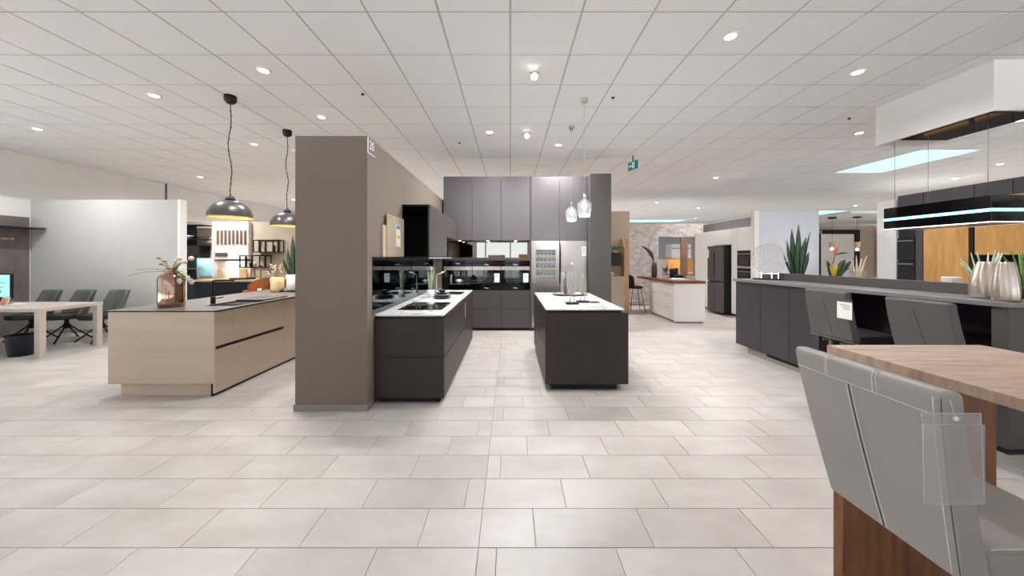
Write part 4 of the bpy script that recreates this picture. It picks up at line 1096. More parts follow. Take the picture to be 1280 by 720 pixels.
for L_ in (0, 1):
    for j in range(6):
        for i in range(12):
            k = L_ * 91 + j * 13 + i; fs.append((k, k + 1, k + 14, k + 13))
for i in range(12): fs.append((78 + i, 79 + i, 170 + i, 169 + i))
for j in range(6):
    for e in (0, 12): fs.append((j * 13 + e, j * 13 + 13 + e, 91 + j * 13 + 13 + e, 91 + j * 13 + e))
MB().add(vs, fs, True).build('backrest', ORANGE, t, local=True)
for sx in (-1, 1):
    for sy in (-1, 1):
        MB().tube([(0.12 * sx, 0.12 * sy, 0.58), (0.2 * sx, 0.2 * sy, 0.011)], 0.011, 8).build('leg', BLACKM, t, local=True)
# ================================================================== right bar counter
CR = math.radians(2.34)
t = thing('bar_counter', 'long dark grey bar counter with three doors and open knee space', 'counter', (3.60, 5.62, 0))
t.rotation_euler = (0, 0, CR)        # local -y runs towards the viewer
LEN = 2.99
def L(name, m, x0, x1, y0, y1, z0, z1, par=None, bev=0.0):
    return MB().box(x0, x1, y0, y1, z0, z1).build(name, m, par or t, bev, local=True)
dys = [0.0, -0.52, -1.02, -1.45]
L('body', DARKC, 0.022, 0.40, -1.45, 0.0, 0.105, 1.093)
for k in range(3): L('door', DARKC, 0, 0.02, dys[k + 1] + 0.003, dys[k] - 0.003 if k else 0.0, 0.105, 1.088, None, 0.002)
L('plinth', TAUPESK, 0.035, 0.38, -LEN + 0.25, -0.22, 0, 0.105)
L('plinth_painted_shade', BLACKM, 0.03, 0.0345, -1.45, -0.6, 0.06, 0.105)  # black strip put in as shade on the plinth front
L('knee_back', PURPLE, 0.405, 0.42, -LEN + 0.1, -1.452, 0.105, 1.093)
L('knee_floor', PURPLE, 0.05, 0.404, -LEN + 0.1, -1.452, 0.105, 0.125)
L('knee_shelf', GREYP, 0.25, 0.404, -LEN + 0.1, -1.452, 0.62, 0.64)
L('end_leg', GREYP, -0.0, 0.50, -LEN, -LEN + 0.09, 0.03, 1.093, None, 0.004)
L('end_leg_foot', BLACKM, -0.012, 0.512, -LEN - 0.012, -LEN + 0.102, 0, 0.03)
L('backboard', GREYP, 0.425, 0.50, -LEN + 0.091, 0.0, 0.03, 1.235, None, 0.002)
w = thing('counter_worktop', 'grey bar height worktop running along the dark counter', 'worktop', (3.60, 5.62, 1.095))
w.rotation_euler = (0, 0, CR)
MB().box(-0.03, 0.424, -LEN - 0.02, 0.03, 0, 0.04).build('slab', mat('grey_stone_worktop', (128, 126, 128), 0.32, var=0.06, scale=6), w, 0.004, local=True)
# rear kitchen block behind the backboard
t = thing('rear_island', 'low rear island block behind the bar counter backboard', 'counter', (4.6, 4.5, 0))
box('body', SLATE, t, 4.32, 5.15, 3.05, 6.0, 0, 0.90)
box('worktop', GREYP, t, 4.32, 5.17, 3.03, 6.05, 0.9005, 0.94)
RZ = 0.9405
# coral disc sculpture
dx, dy, dz = 3.90, 5.30, 1.1355
t = thing('coral_sculpture', 'silver openwork coral disc sculpture on black plate, bar counter', 'sculpture', (dx, dy, dz), rz=math.radians(-48))
MB().box(-0.2, 0.15, -0.05, 0.05, 0, 0.02).build('base', BLACKM, t, 0.003, local=True)
m = MB()
for px in (-0.10, 0.03, 0.11): m.box(px - 0.006, px + 0.006, -0.006, 0.006, 0.02, 0.12)
m.box(-0.12, 0.12, -0.005, 0.005, 0.09, 0.102)
m.build('stand', CHROME, t, local=True)
R = 0.235; pts = []
rr = random.Random(3)
for _ in range(6000):
    a = rr.random() * 2 * PI; q = R * math.sqrt(rr.random())
    p = Vector((q * math.cos(a), q * math.sin(a)))
    if all((p - s).length > 0.026 for s in pts): pts.append(p)
out = geometry.delaunay_2d_cdt(pts, [], [], 0, 1e-6)
vv, tris = out[0], out[2]
cent = [sum((vv[i] for i in f), Vector((0, 0))) / 3 for f in tris]
em = {}
for fi, f in enumerate(tris):
    for k in range(3):
        e = tuple(sorted((f[k], f[(k + 1) % 3]))); em.setdefault(e, []).append(fi)
g = MB()
for e, fl in em.items():
    if len(fl) == 2:
        p, q = cent[fl[0]], cent[fl[1]]
        if (p - q).length < 0.09:
            cz = 0.09 + R
            bow = lambda v: -0.05 * (v.length / R) ** 2
            g.tube([(p.x, bow(p), cz + p.y), (q.x, bow(q), cz + q.y)], 0.0045, 5, cap=False)
g.build('openwork_disc', mat('silver_coral', (206, 200, 192), 0.4, metal=0.5, var=0.06, scale=20), t, fixn=False, local=True)
# snake plant and bird of paradise behind the backboard
snake_plant(4.42, 5.40, RZ, 'tall dark green snake plant behind the bar counter, beside the disc', BLACKM, 0.11, 0.24,
            [(0.0, 0, 1.04, 0.10, 0.0), (-0.09, 0.02, 0.97, 0.10, -0.01), (-0.18, 0.0, 0.80, 0.065, -0.015), (0.10, -0.02, 0.84, 0.11, -0.02), (0.20, 0.02, 0.93, 0.045, -0.02), (0.05, 0.03, 0.66, 0.1, 0), (-0.06, -0.04, 0.7, 0.1, 0), (0.16, 0.0, 0.62, 0.08, 0.0), (-0.21, 0.03, 0.60, 0.05, -0.01), (0.03, 0.05, 0.78, 0.09, 0.0)])
fx, fy = 4.72, 5.15
t = thing('flower_arrangement', 'bright flower arrangement with orange bird of paradise behind the counter', 'flowers', (fx, fy, RZ))
MB().lathe([(0.06, 0), (0.08, 0.02), (0.07, 0.2), (0.06, 0.2)], (fx, fy, RZ), 18).build('vase', GLASS, t)
for ddx, ddz, w_ in ((0.24, 0.46, 0.10), (0.16, 0.50, 0.09), (-0.12, 0.48, 0.07), (0.30, 0.52, 0.03), (0.1, 0.36, 0.08), (0.22, 0.38, 0.07)):
    MB().blade((fx, fy, RZ + 0.1), (fx + ddx, fy - 0.03, RZ + ddz), w_, (0, 0, 0.08), (0, -1, 0.3), 8, shape=lambda q: math.sin(PI * (0.05 + 0.93 * q))).build('leaf', LEAFD, t, fixn=False)
for ddx, ddz in ((-0.06, 0.40), (-0.03, 0.34), (-0.10, 0.36), (0.02, 0.38)):
    MB().blade((fx, fy, RZ + 0.2), (fx + ddx, fy - 0.05, RZ + ddz + 0.06), 0.05, (0, -0.01, 0.02), (0, -1, 0), 6).build('petal', YELLOW, t, fixn=False)
MB().tube([(fx, fy, RZ + 0.1), (fx, fy, RZ + 0.45), (fx + 0.03, fy, RZ + 0.58)], 0.006, 6).build('stem', LEAFD, t)
for ddx, ddz in ((0.0, 0.70), (0.05, 0.69), (-0.02, 0.65)):
    MB().blade((fx + 0.03, fy, RZ + 0.57), (fx + ddx + 0.02, fy, RZ + ddz), 0.035, (0, 0, 0), (0, -1, 0), 5).build('petal', REDO, t, fixn=False)
MB().blade((fx + 0.02, fy, RZ + 0.57), (fx + 0.24, fy, RZ + 0.60), 0.03, (0, 0, 0.01), (0, -1, 0.4), 5).build('beak', LEAFD, t, fixn=False)
ox, oy = 5.15 - 0.12, 5.1
t = thing('orchid_glass', 'clear glass bowl with yellow and pink blooms right of the flower arrangement', 'vase', (ox, oy, RZ))
MB().lathe([(0.05, 0), (0.10, 0.08), (0.11, 0.2), (0.09, 0.33), (0.086, 0.33), (0.106, 0.2), (0.095, 0.085), (0.04, 0.01)], (ox, oy, RZ), 22).build('bowl', SGLASS, t)
for k in range(4):
    MB().blade((ox, oy, RZ + 0.1), (ox - 0.06 + 0.05 * k, oy, RZ + 0.42), 0.05, (0, 0, 0), (0, -1, 0), 5).build('petal', YELLOW, t, fixn=False)
for k in range(4):
    MB().blade((ox, oy, RZ + 0.15), (ox - 0.1 + 0.08 * k, oy, RZ + 0.53 + 0.03 * (k % 2)), 0.045, (0, 0, 0.02), (0, -1, 0), 5).build('bloom', CREAMF, t, fixn=False)
# pleated vases
for x, y, tw, l in ((3.92, 2.885, 0.0, 'left of two champagne pleated vases on the bar counter end'), (3.80, 2.70, 1.1, 'right of two champagne pleated vases on the bar counter end')):
    t = thing('pleated_vase', l, 'vase', (x, y, 1.1355), 'pleated champagne vases on the bar counter')
    n = 60; prof = [(0.092, 0), (0.1, 0.04), (0.101, 0.10), (0.093, 0.17), (0.077, 0.24), (0.056, 0.30)] if tw == 0 else [(0.062, 0), (0.068, 0.04), (0.068, 0.10), (0.061, 0.18), (0.049, 0.25), (0.038, 0.30)]
    full = []
    for i in range(19):
        q = i / 18 * 0.30
        for (r0, z0), (r1, z1) in zip(prof[:-1], prof[1:]):
            if z0 <= q <= z1 + 1e-6:
                full.append((r0 + (r1 - r0) * (q - z0) / (z1 - z0), q)); break
    full += [(full[-1][0] - 0.008, 0.30), (full[-1][0] - 0.012, 0.2)]
    MB().lathe(full, (x, y, 1.1355), n, wob=lambda a, z: 1 + 0.05 * math.cos(9 * a + z * (9 if tw else 5))).build('body', BRUSHG, t)
# leafy plant behind vases
lx, ly = 4.50, 3.22
for bx, by, l, mm_, seed in ((4.36, 3.22, 'pale variegated leafy plant behind the left pleated vase', LEAFP, 1), (4.90, 3.34, 'light green leafy plant behind the right pleated vase', LEAFL, 2)):
    r2 = random.Random(seed)
    t = thing('leafy_plant', l, 'plant', (bx, by, RZ))
    MB().lathe([(0.07, 0), (0.09, 0.16), (0.08, 0.16)], (bx, by, RZ), 18).build('pot', CERAM, t)
    for k in range(26):
        a = r2.random() * 2 * PI; h = r2.uniform(0.34, 0.62); sp = r2.uniform(0.05, 0.25)
        base = (bx + 0.3 * sp * math.cos(a), by + 0.3 * sp * math.sin(a) * 0.6, RZ + 0.14 + r2.uniform(0, 0.15))
        MB().blade(base, (bx + sp * math.cos(a), by + sp * math.sin(a) * 0.6, RZ + h), r2.uniform(0.03, 0.055), (0, 0, 0.03), (0.2, -1, 0.4), 5, shape=lambda q: math.sin(PI * (0.06 + 0.92 * q))).build('leaf', mm_, t, fixn=False)
o = tag(box('white_box', CERAM, None, 4.42, 4.53, 3.52, 3.62, RZ, RZ + 0.335, 0.01), 'small white container behind the counter, left of the pale plant', 'container')

# ================================================================== bar stools
def backx(x, z, zb, lean): return x + lean * max(0, 1 - (z - zb) / (1.15 - zb)) ** 1.3
def seat_profile(x, zb, lean):
    """side outline (x, z) of the padded back, rear edge upwards, rounded top, front edge downwards"""
    zs = [zb + (1.135 - zb) * k / 8 for k in range(9)]
    rear = [(backx(x, z, zb, lean), z) for z in zs]
    front = [(px + 0.078 - 0.02 * (z - zb) / (1.15 - zb), z) for px, z in rear]
    return rear + [(rear[-1][0] + 0.010, 1.149), (front[-1][0] - 0.014, 1.147)] + front[::-1]
def bar_stool(x, y0, y1, leather, label, kind, seams, zb=0.69, lean=0.07, taper=0.0):
    t = thing('bar_stool', label, 'bar stool', (x + 0.3, (y0 + y1) / 2, 0), 'upholstered bar stools')
    def yt(z, y):   # the back narrows downwards
        q = max(0, 1 - (z - zb) / (1.15 - zb)) * taper
        return y + 0.22 * q if y < (y0 + y1) / 2 else y - q
    m = MB().prism(seat_profile(x, zb, lean), 'y', y0, y1)
    m.v = [(p[0], yt(p[2], p[1]), p[2]) for p in m.v]
    m.build('backrest', leather, t, 0.014, 3)
    sx = x + lean
    MB().prism([(sx + 0.079, 0.655), (x + 0.51, 0.66), (x + 0.53, 0.70), (x + 0.51, 0.748), (sx + 0.068, 0.742)], 'y', y0 + 0.004 + taper * 0.2, y1 - 0.004 - taper * 0.8).build('seat', leather if kind == 'ped' else LEATHB, t, 0.014, 3)
    bx = lambda z: backx(x, z, zb, lean)
    ym = y0 + (y1 - y0) * 0.53
    zt_ = 1.085
    zs = [zb + 0.008 + k * (zt_ - zb - 0.012) / 24 for k in range(25)]
    for dy_ in seams:
        MB().tube([(bx(z) - 0.0004, ym + dy_ - 0.045 * (zt_ - z) / 0.4, z) for z in zs], 0.0013, 4).build('seam', THREAD if kind == 'ped' else BLACK, t)
    if kind == 'ped':
        MB().tube([(bx(z) - 0.0002, ym + 0.004 - 0.045 * (zt_ - z) / 0.4, z) for z in zs], 0.0014, 4).build('seam_groove', BLACKM, t)
        MB().tube([(bx(zt_) - 0.0006, y0 + 0.014 + k * (y1 - y0 - 0.028) / 12, zt_) for k in range(13)], 0.0012, 4).build('seam', THREAD, t)
        for f_ in (0.345, 0.37, 0.70, 0.715):
            yy = y0 + (y1 - y0) * f_
            MB().tube([(bx(z) - 0.0004, yy, z) for z in (1.085, 1.1, 1.115, 1.132)] + [(bx(1.149) + 0.011, yy, 1.1495), (bx(1.149) + 0.03, yy, 1.149)], 0.0012, 4).build('seam', THREAD, t)
        zl = [zb + 0.01 + k * (1.13 - zb - 0.01) / 16 for k in range(17)]
        MB().tube([(bx(z) - 0.0003, yt(z, y0) + 0.016, z) for z in zl], 0.0012, 4).build('seam', THREAD, t)
        MB().tube([(bx(z) + 0.004, yt(z, y0) + 0.003, z) for z in zl] + [(bx(1.14) + 0.03, y0 + 0.003, 1.144)], 0.0016, 5).build('piping', SLATE, t)
        MB().tube([(x + 0.16, y0 + 0.014 + taper * 0.2, 0.7445), (x + 0.3, y0 + 0.014 + taper * 0.2, 0.7465), (x + 0.5, y0 + 0.014 + taper * 0.2, 0.749)], 0.0011, 4).build('seam', THREAD, t)
        xc, yc = x + 0.43, (y0 + y1) / 2
        MB().lathe([(0.19, 0), (0.19, 0.012), (0.04, 0.03), (0.028, 0.05), (0.028, 0.656)], (xc, yc, 0), 24).build('pedestal', STEEL, t)
    else:
        MB().box(sx - 0.004, sx + 0.014, y0, y1, zb - 0.018, zb - 0.0005).box(sx + 0.0145, x + 0.49, y0 + 0.12, y0 + 0.14, 0.634, 0.655).box(sx + 0.0145, x + 0.49, y1 - 0.14, y1 - 0.12, 0.634, 0.655).build('seat_frame', STEEL, t)
        for xx in (x + 0.15, x + 0.42):
            for yy in (y0 + 0.118, y1 - 0.142):
                box('leg', STEEL, t, xx, xx + 0.024, yy, yy + 0.024, 0, 0.6335)
        for yy in (y0 + 0.122, y1 - 0.138): box('footrest', STEEL, t, x + 0.175, x + 0.4195, yy, yy + 0.015, 0.22, 0.24)
    return t
bar_stool(1.033, 0.845, 1.285, LEATH, 'taupe leather bar stool with white stitching, large at front right', 'ped', (-0.004, 0.011), 0.672, 0.07, 0.072)
bar_stool(3.09, 3.25, 3.70, LEATHD, 'dark grey leather bar stool with white tag at the counter', 'leg', (0.0,))
bar_stool(3.09, 2.48, 2.91, LEATHD, 'dark grey leather bar stool without tag, nearer along the counter', 'leg', (0.0,), 0.69, 0.10)
t = thing('price_tag', 'white printed price card hanging on the dark grey stool', 'tag', (3.08, 3.25, 0.95))
box('paper', PAPER, t, 3.076, 3.079, 3.17, 3.315, 0.905, 1.085)
box('sleeve_band', LEATHD, t, 3.0735, 3.0758, 3.168, 3.317, 1.062, 1.087)
m = MB()
for k in range(3): m.box(3.0752, 3.0758, 3.19, 3.29 - 0.02 * k, 1.03 - k * 0.018, 1.036 - k * 0.018)
m.build('print', PRINT, t)
# clear plastic sleeve on the near stool
t = thing('plastic_sleeve', 'clear empty plastic sleeve hanging on the taupe stool corner', 'sleeve', (1.05, 0.83, 0.95))
yz = 0.832
def sl(name, m, x0, x1, z0, z1, y0=yz - 0.0012, y1=yz + 0.0012):
    return MB().add([(x0 + (0.0 if z0 > 0 else 0), y0, z0), (x1, y0, z0), (x1, y1, z0), (x0, y1, z0), (x0, y0, z1), (x1, y0, z1), (x1, y1, z1), (x0, y1, z1)],
                    [(0, 3, 2, 1), (4, 5, 6, 7), (0, 1, 5, 4), (1, 2, 6, 5), (2, 3, 7, 6), (3, 0, 4, 7)]).build(name, m, t)
sl('pocket', PLAST, 0.978, 1.121, 0.887, 1.0755)
sl('flap', PLAST, 0.972, 1.112, 1.076, 1.102)
edge = MB().tube([(0.972, yz, 1.102), (0.974, yz, 1.076), (0.978, yz, 0.887), (1.121, yz, 0.887), (1.112, yz, 1.102), (0.972, yz, 1.102)], 0.0011, 5).tube([(0.974, yz, 1.076), (1.113, yz, 1.076)], 0.0011, 5)
edge.build('welded_edge', thin_plastic('plastic_edge', (225, 220, 220), 0.25), t)
MB().tube([(1.052, yz - 0.003, 1.089), (1.052, yz + 0.003, 1.089)], 0.006, 12).build('eyelet', PAPER, t)
MB().tube([(1.052, yz + 0.001, 1.091), (1.053, 0.8432, 1.13)], 0.0008, 4).build('string', THREAD, t)

# ================================================================== near wood bar table
t = thing('bar_table', 'rustic oak bar table with thick slab leg at front right', 'table', (1.75, 1.2, 0))
TXa, TXb, TYb, TZt = 1.415, 2.10, 1.574, 1.08
box('tabletop', OAKT, t, TXa, TXb, -0.3, TYb, TZt - 0.036, TZt, 0.002)
box('slab_leg', OAKD, t, TXa + 0.008, TXb - 0.02, 1.505, 1.552, 0, TZt - 0.0365, 0.002)
box('slab_leg', OAKD, t, TXa + 0.008, TXb - 0.02, -0.27, -0.22, 0, TZt - 0.0365, 0.002)
# ================================================================== right: soffit, hood, oak kitchen
SX, SXb, SYa, SYb = 5.22, 5.88, 3.80, 5.03
struct(box('trim_soffit', WHITE, None, SX, SXb, SYa, SYb, 3.06, CZ - 0.002))
o = tag(box('soffit_mirror_panel', mat('dark_gloss_underside', (58, 46, 42), 0.06, metal=0.6, var=0.05), None, SX + 0.03, SXb - 0.02, SYa + 0.03, SYb - 0.30, 3.045, 3.0595), 'dark glossy panel on the underside of the white box soffit', 'panel')
t = thing('island_hood', 'black glass island hood with cyan light band hanging on wires', 'extractor hood', (5.55, 4.4, 1.85))
hz0, hz1 = 1.855, 2.155
mb = MB().box(5.25, 5.85, 3.84, 4.95, hz0 + 0.012, 1.976).box(5.25, 5.85, 3.84, 4.95, 2.012, hz1)
mb.build('glass_body', BGLASS, t, 0.003)
box('light_band', LEDC, t, 5.252, 5.848, 3.842, 4.948, 1.9765, 2.0115)
MB().box(5.25, 5.27, 3.84, 4.95, hz0 + 0.003, hz0 + 0.0115).box(5.27, 5.83, 3.84, 3.86, hz0 + 0.003, hz0 + 0.0115).box(5.83, 5.85, 3.84, 4.95, hz0 + 0.003, hz0 + 0.0115).build('bottom_light_strip', LEDW, t)
box('filter_panel', STEEL, t, 5.275, 5.825, 3.865, 4.94, hz0 + 0.002, hz0 + 0.0115)
for x in (5.32, 5.78):
    for y in (3.92, 4.87):
        MB().tube([(x, y, hz1), (x, y, 3.06 if y > 4.8 else 3.044)], 0.003, 6).build('hanging_wire', STEEL, t)
# oak run along x = 7.5
OX = 7.5
def oak_unit(y0, y1, z0, z1, m, label, name='tall_cabinet', grp=None, doors=1):
    t = thing(name, label, 'cabinet', (OX + 0.25, (y0 + y1) / 2, z0), grp)
    box('body', SLATE, t, OX + 0.022, 8.015, y0, y1, z0, z1)
    d = (y1 - y0) / doors
    for k in range(doors): box('door', m, t, OX, OX + 0.02, y0 + k * d + 0.004, y0 + (k + 1) * d - 0.004, z0 + 0.004, z1 - 0.004, 0.002)
    return t
oak_unit(5.76, 6.395, 0.1, 2.42, OAKL, 'tall golden oak cabinet beside the dark built-in ovens', grp='golden oak cabinets')
oak_unit(4.0, 5.69, 1.51, 2.42, OAKL, 'wide golden oak wall cabinet over the dark niche at the right edge', 'wall_cabinet', grp='golden oak cabinets', doors=2)
oak_unit(5.70, 5.755, 0.1, 2.42, BLACKM, 'narrow black vertical strip between the two oak cabinets', 'filler_strip')
oak_unit(4.0, 5.69, 0.1, 1.0, SLATE, 'dark base cabinet under the niche behind the leafy plants', 'base_cabinet', doors=3)
oak_unit(3.0, 3.995, 0.1, 2.42, SLATE, 'dark tall cabinet at the far right beyond the frame', 'tall_cabinet')
t = thing('dark_top_cabinets', 'row of dark grey top cabinets above the oak fronts', 'cabinet', (7.7, 5.0, 2.43))
box('body', SLATE, t, OX + 0.022, 8.015, 3.0, 6.82, 2.424, 2.66)
for a, b in ((3.0, 3.99), (4.0, 5.25), (5.255, 5.69), (5.695, 6.39), (6.395, 6.82)): box('door', SLATE, t, OX, OX + 0.02, a, b - 0.005, 2.426, 2.658, 0.002)
t = thing('tall_oven_unit', 'dark tall unit with two glass built-in ovens left of the oak', 'oven', (7.7, 6.6, 0))
box('body', BLACKM, t, OX + 0.022, 8.015, 6.40, 6.82, 0.1, 2.42)
box('side_panel', SLATE, t, OX, OX + 0.02, 6.40, 6.515, 0.1, 2.42)
d = box('oven_door', BGLASS, t, OX - 0.01, OX + 0.02, 6.52, 6.815, 1.42, 1.84, 0.003)
box('handle', STEEL, d, OX - 0.03, OX - 0.0105, 6.54, 6.80, 1.78, 1.795)
d = box('oven_door', BGLASS, t, OX - 0.01, OX + 0.02, 6.52, 6.815, 0.98, 1.40, 0.003)
box('handle', STEEL, d, OX - 0.03, OX - 0.0105, 6.54, 6.80, 1.34, 1.355)
o = MB().sphere((7.75, 5.0, 1.08), 0.08, 14, 8).build('blue_vase', mat('blue_glaze', (40, 90, 150), 0.2, var=0.1), None)
tag(o, 'small round blue vase in the dark niche under the oak cabinet', 'vase')

# ================================================================== white tall units with black fridge
UX = 5.60
def white_unit(y0, y1, z0, z1, label, name='tall_cabinet'):
    t = thing(name, label, 'cabinet', (UX + 0.12, (y0 + y1) / 2, z0), 'white tall kitchen units')
    box('body', MWHITE, t, UX + 0.022, 5.855, y0, y1, z0, z1)
    box('door', MWHITE, t, UX, UX + 0.02, y0 + 0.003, y1 - 0.003, z0 + 0.003, z1 - 0.003, 0.002)
    return t
white_unit(9.70, 10.68, 0.06, 2.20, 'white tall cabinet at the plaster wall, left of the fridge')
white_unit(8.93, 9.695, 1.80, 2.20, 'white wall cabinet directly above the black fridge', 'wall_cabinet')
white_unit(8.72, 8.925, 0.06, 2.20, 'narrow white tall cabinet between fridge and ovens')
t = white_unit(8.08, 8.715, 0.06, 2.20, 'white tall cabinet holding the black built-in ovens', 'oven_cabinet')
for z0, z1, l in ((1.25, 1.64, 'upper black built-in oven in the white tall unit'), (0.85, 1.22, 'lower black built-in oven in the white tall unit')):
    t = thing('oven', l, 'oven', (UX, 8.42, z0), 'ovens in the white tall unit')
    box('front', BGLASS, t, UX - 0.022, UX - 0.0005, 8.14, 8.66, z0, z1, 0.003)
    box('door_window', mat('oven_grey_window', (58, 56, 56), 0.1, var=0.1), t, UX - 0.0245, UX - 0.0225, 8.24, 8.56, z0 + 0.05, z1 - 0.13)
    box('handle', STEEL, t, UX - 0.045, UX - 0.0225, 8.17, 8.63, z1 - 0.095, z1 - 0.075)
    box('bottom_trim', STEEL, t, UX - 0.0245, UX - 0.0225, 8.145, 8.655, z0 + 0.004, z0 + 0.02)
t = thing('black_fridge', 'dark steel four door fridge freezer in the white tall units', 'fridge', (5.6, 9.3, 0))
DS = mat('dark_steel', (104, 100, 102), 0.38, metal=0.35, var=0.05, scale=20, stretch=(1, 1, 0.05))
box('body', BLACKM, t, 5.455, 5.856, 8.99, 9.66, 0.03, 1.77)
ym = 9.325
for a, b in ((8.985, ym - 0.004), (ym + 0.004, 9.665)):
    box('door', DS, t, 5.41, 5.454, a, b, 0.86, 1.775, 0.004)
    box('freezer_door', DS, t, 5.41, 5.454, a, b, 0.05, 0.835, 0.004)
box('handle_recess', BLACK, t, 5.407, 5.4095, ym + 0.01, ym + 0.05, 1.02, 1.60)
box('freezer_handle_recess', BLACK, t, 5.407, 5.4095, 9.1, 9.62, 0.81, 0.83)
box('brand_badge', STEEL, t, 5.4075, 5.4095, 9.07, 9.15, 1.70, 1.712)
o = tag(box('price_tag', PAPER, None, 5.4065, 5.4093, 9.59, 9.66, 1.46, 1.70), 'white paper tag on the top left of the dark steel fridge', 'tag')

# ================================================================== white island with walnut top
wx0, wx1, wy0, wy1 = 3.675, 4.36, 7.89, 9.30
t = thing('white_island', 'white kitchen island with walnut top in front of the plaster wall', 'cabinet', (4.0, 8.6, 0))
box('body', MWHITE, t, wx0 + 0.022, wx1 - 0.002, wy0 + 0.022, wy1, 0.05, 0.888)
box('end_panel', MWHITE, t, wx0, wx1, wy0, wy0 + 0.02, 0.03, 0.888, 0.002)
box('plinth', TAUPESK, t, wx0 + 0.04, wx1 - 0.02, wy0 + 0.03, wy1 - 0.03, 0, 0.05)
for z0, z1 in ((0.06, 0.36), (0.365, 0.62), (0.625, 0.882)):
    for a, b in ((wy0 + 0.024, 8.6), (8.604, wy1)):
        d = box('drawer', WWOOD, t, wx0, wx0 + 0.02, a, b, z0, z1, 0.002)
        box('grip', TAUPESK, d, wx0 - 0.004, wx0 - 0.0005, a + 0.2, b - 0.2, z1 - 0.045, z1 - 0.035)
o = tag(box('walnut_worktop', WALNUT, None, wx0 - 0.04, wx1 + 0.01, wy0 - 0.02, 10.1, 0.8885, 0.945, 0.003), 'thick walnut worktop with overhang on the white island', 'worktop')
wz = 0.9455
t = thing('leaf_vase', 'dark tall vase with single green leaf on the walnut top', 'vase', (3.80, 9.3, wz))
MB().lathe([(0.06, 0), (0.07, 0.02), (0.075, 0.25), (0.06, 0.40), (0.05, 0.40)], (3.80, 9.3, wz), 20).build('body', mat('dark_taupe_glaze', (84, 76, 76), 0.3, var=0.05), t)
MB().tube([(3.80, 9.3, wz + 0.3), (3.75, 9.3, wz + 0.5), (3.66, 9.3, wz + 0.62)], 0.006, 6).build('stem', LEAFD, t)
MB().blade((3.80, 9.3, wz + 0.40), (3.45, 9.28, wz + 0.83), 0.13, (0.06, 0, 0.06), (0.4, -1, 0.2), 9, shape=lambda q: math.sin(PI * (0.04 + 0.93 * q))).build('leaf', LEAFD, t, fixn=False)
t = thing('glass_jar_plant', 'small green plant in a clear glass jar on the walnut top', 'plant', (3.98, 9.0, wz))
MB().lathe([(0.08, 0), (0.1, 0.03), (0.1, 0.16), (0.08, 0.2), (0.076, 0.2), (0.094, 0.16), (0.09, 0.03)], (3.98, 9.0, wz), 20).build('jar', SGLASS, t)
r2 = random.Random(9)
for k in range(14):
    a = r2.random() * 2 * PI; sp = r2.uniform(0.03, 0.12)
    MB().blade((3.98, 9.0, wz + 0.08), (3.98 + sp * math.cos(a), 9.0 + sp * math.sin(a), wz + r2.uniform(0.2, 0.36)), 0.05, (0, 0, 0.02), (0.2, -1, 0.4), 5, shape=lambda q: math.sin(PI * (0.06 + 0.92 * q))).build('leaf', LEAFD, t, fixn=False)
t = thing('black_jug', 'black jug beside the glass jar on the walnut top', 'jug', (4.12, 9.05, wz))
MB().lathe([(0.05, 0), (0.06, 0.03), (0.05, 0.2), (0.056, 0.24), (0.048, 0.24)], (4.14, 9.05, wz), 18).build('body', BLACK, t)
MB().tube([(4.19, 9.05, wz + 0.2), (4.24, 9.05, wz + 0.16), (4.2, 9.05, wz + 0.05)], 0.008, 6).build('handle', BLACK, t)
t = thing('open_book', 'open white magazine lying on the walnut top', 'book', (4.05, 8.5, wz))
for s_ in (-1, 1):
    MB().prism([(4.06, wz), (4.06 + s_ * 0.18, wz), (4.06 + s_ * 0.18, wz + 0.012), (4.06 + s_ * 0.07, wz + 0.03), (4.06, wz + 0.012)], 'y', 8.3, 8.62).build('page_block', PAPER, t)
t = thing('black_bowl', 'low black bowl right of the magazine on the walnut top', 'bowl', (4.22, 8.85, wz))
MB().lathe([(0.05, 0), (0.11, 0.05), (0.12, 0.08), (0.11, 0.08), (0.04, 0.01)], (4.28 - 0.05, 8.8, wz), 20).build('body', BLACK, t)
o = MB().lathe([(0.05, 0), (0.055, 0.02), (0.055, 0.24), (0.05, 0.25)], (4.29, 9.12, wz), 18).build('black_canister', BLACKM, None)
tag(o, 'tall black canister at the right end of the walnut top', 'canister')
# black counter stool at the overhang
t = thing('counter_stool', 'black shell bar stool with thin legs at the walnut overhang', 'bar stool', (3.46, 9.75, 0))
MB().prism([(0.2 * math.cos(2 * PI * k / 20), 0.19 * math.sin(2 * PI * k / 20)) for k in range(20)], 'z', 0.62, 0.68).build('seat', BLACKM, t, 0.02, 3, local=True)
vs = []; fs = []
for L_ in (0, 1):
    for j in range(7):
        for i in range(11):
            a = PI * 0.62 + 0.76 * PI * i / 10; q = j / 6
            r = 0.2 + 0.02 * q - 0.022 * L_
            vs.append((r * math.cos(a) - 0.03 * q, r * math.sin(a), 0.65 + 0.36 * q * (0.75 - 0.25 * math.cos(a))))
for L_ in (0, 1):
    for j in range(6):
        for i in range(10):
            k = L_ * 77 + j * 11 + i; fs.append((k, k + 1, k + 12, k + 11))
for i in range(10): fs.append((66 + i, 67 + i, 144 + i, 143 + i))
for j in range(6):
    for e in (0, 10): fs.append((j * 11 + e, j * 11 + 11 + e, 77 + j * 11 + 11 + e, 77 + j * 11 + e))
MB().add(vs, fs, True).build('backrest', BLACKM, t, local=True)
for sx in (-1, 1):
    for sy in (-1, 1):
        MB().tube([(0.11 * sx, 0.11 * sy, 0.62), (0.2 * sx, 0.2 * sy, 0.01)], 0.009, 8).build('leg', BLACKM, t, local=True)
MB().tube([(-0.17, -0.17, 0.2), (0.17, -0.17, 0.2), (0.17, 0.17, 0.2), (-0.17, 0.17, 0.2), (-0.17, -0.17, 0.2)], 0.007, 6).build('footrest', BLACKM, t, local=True)

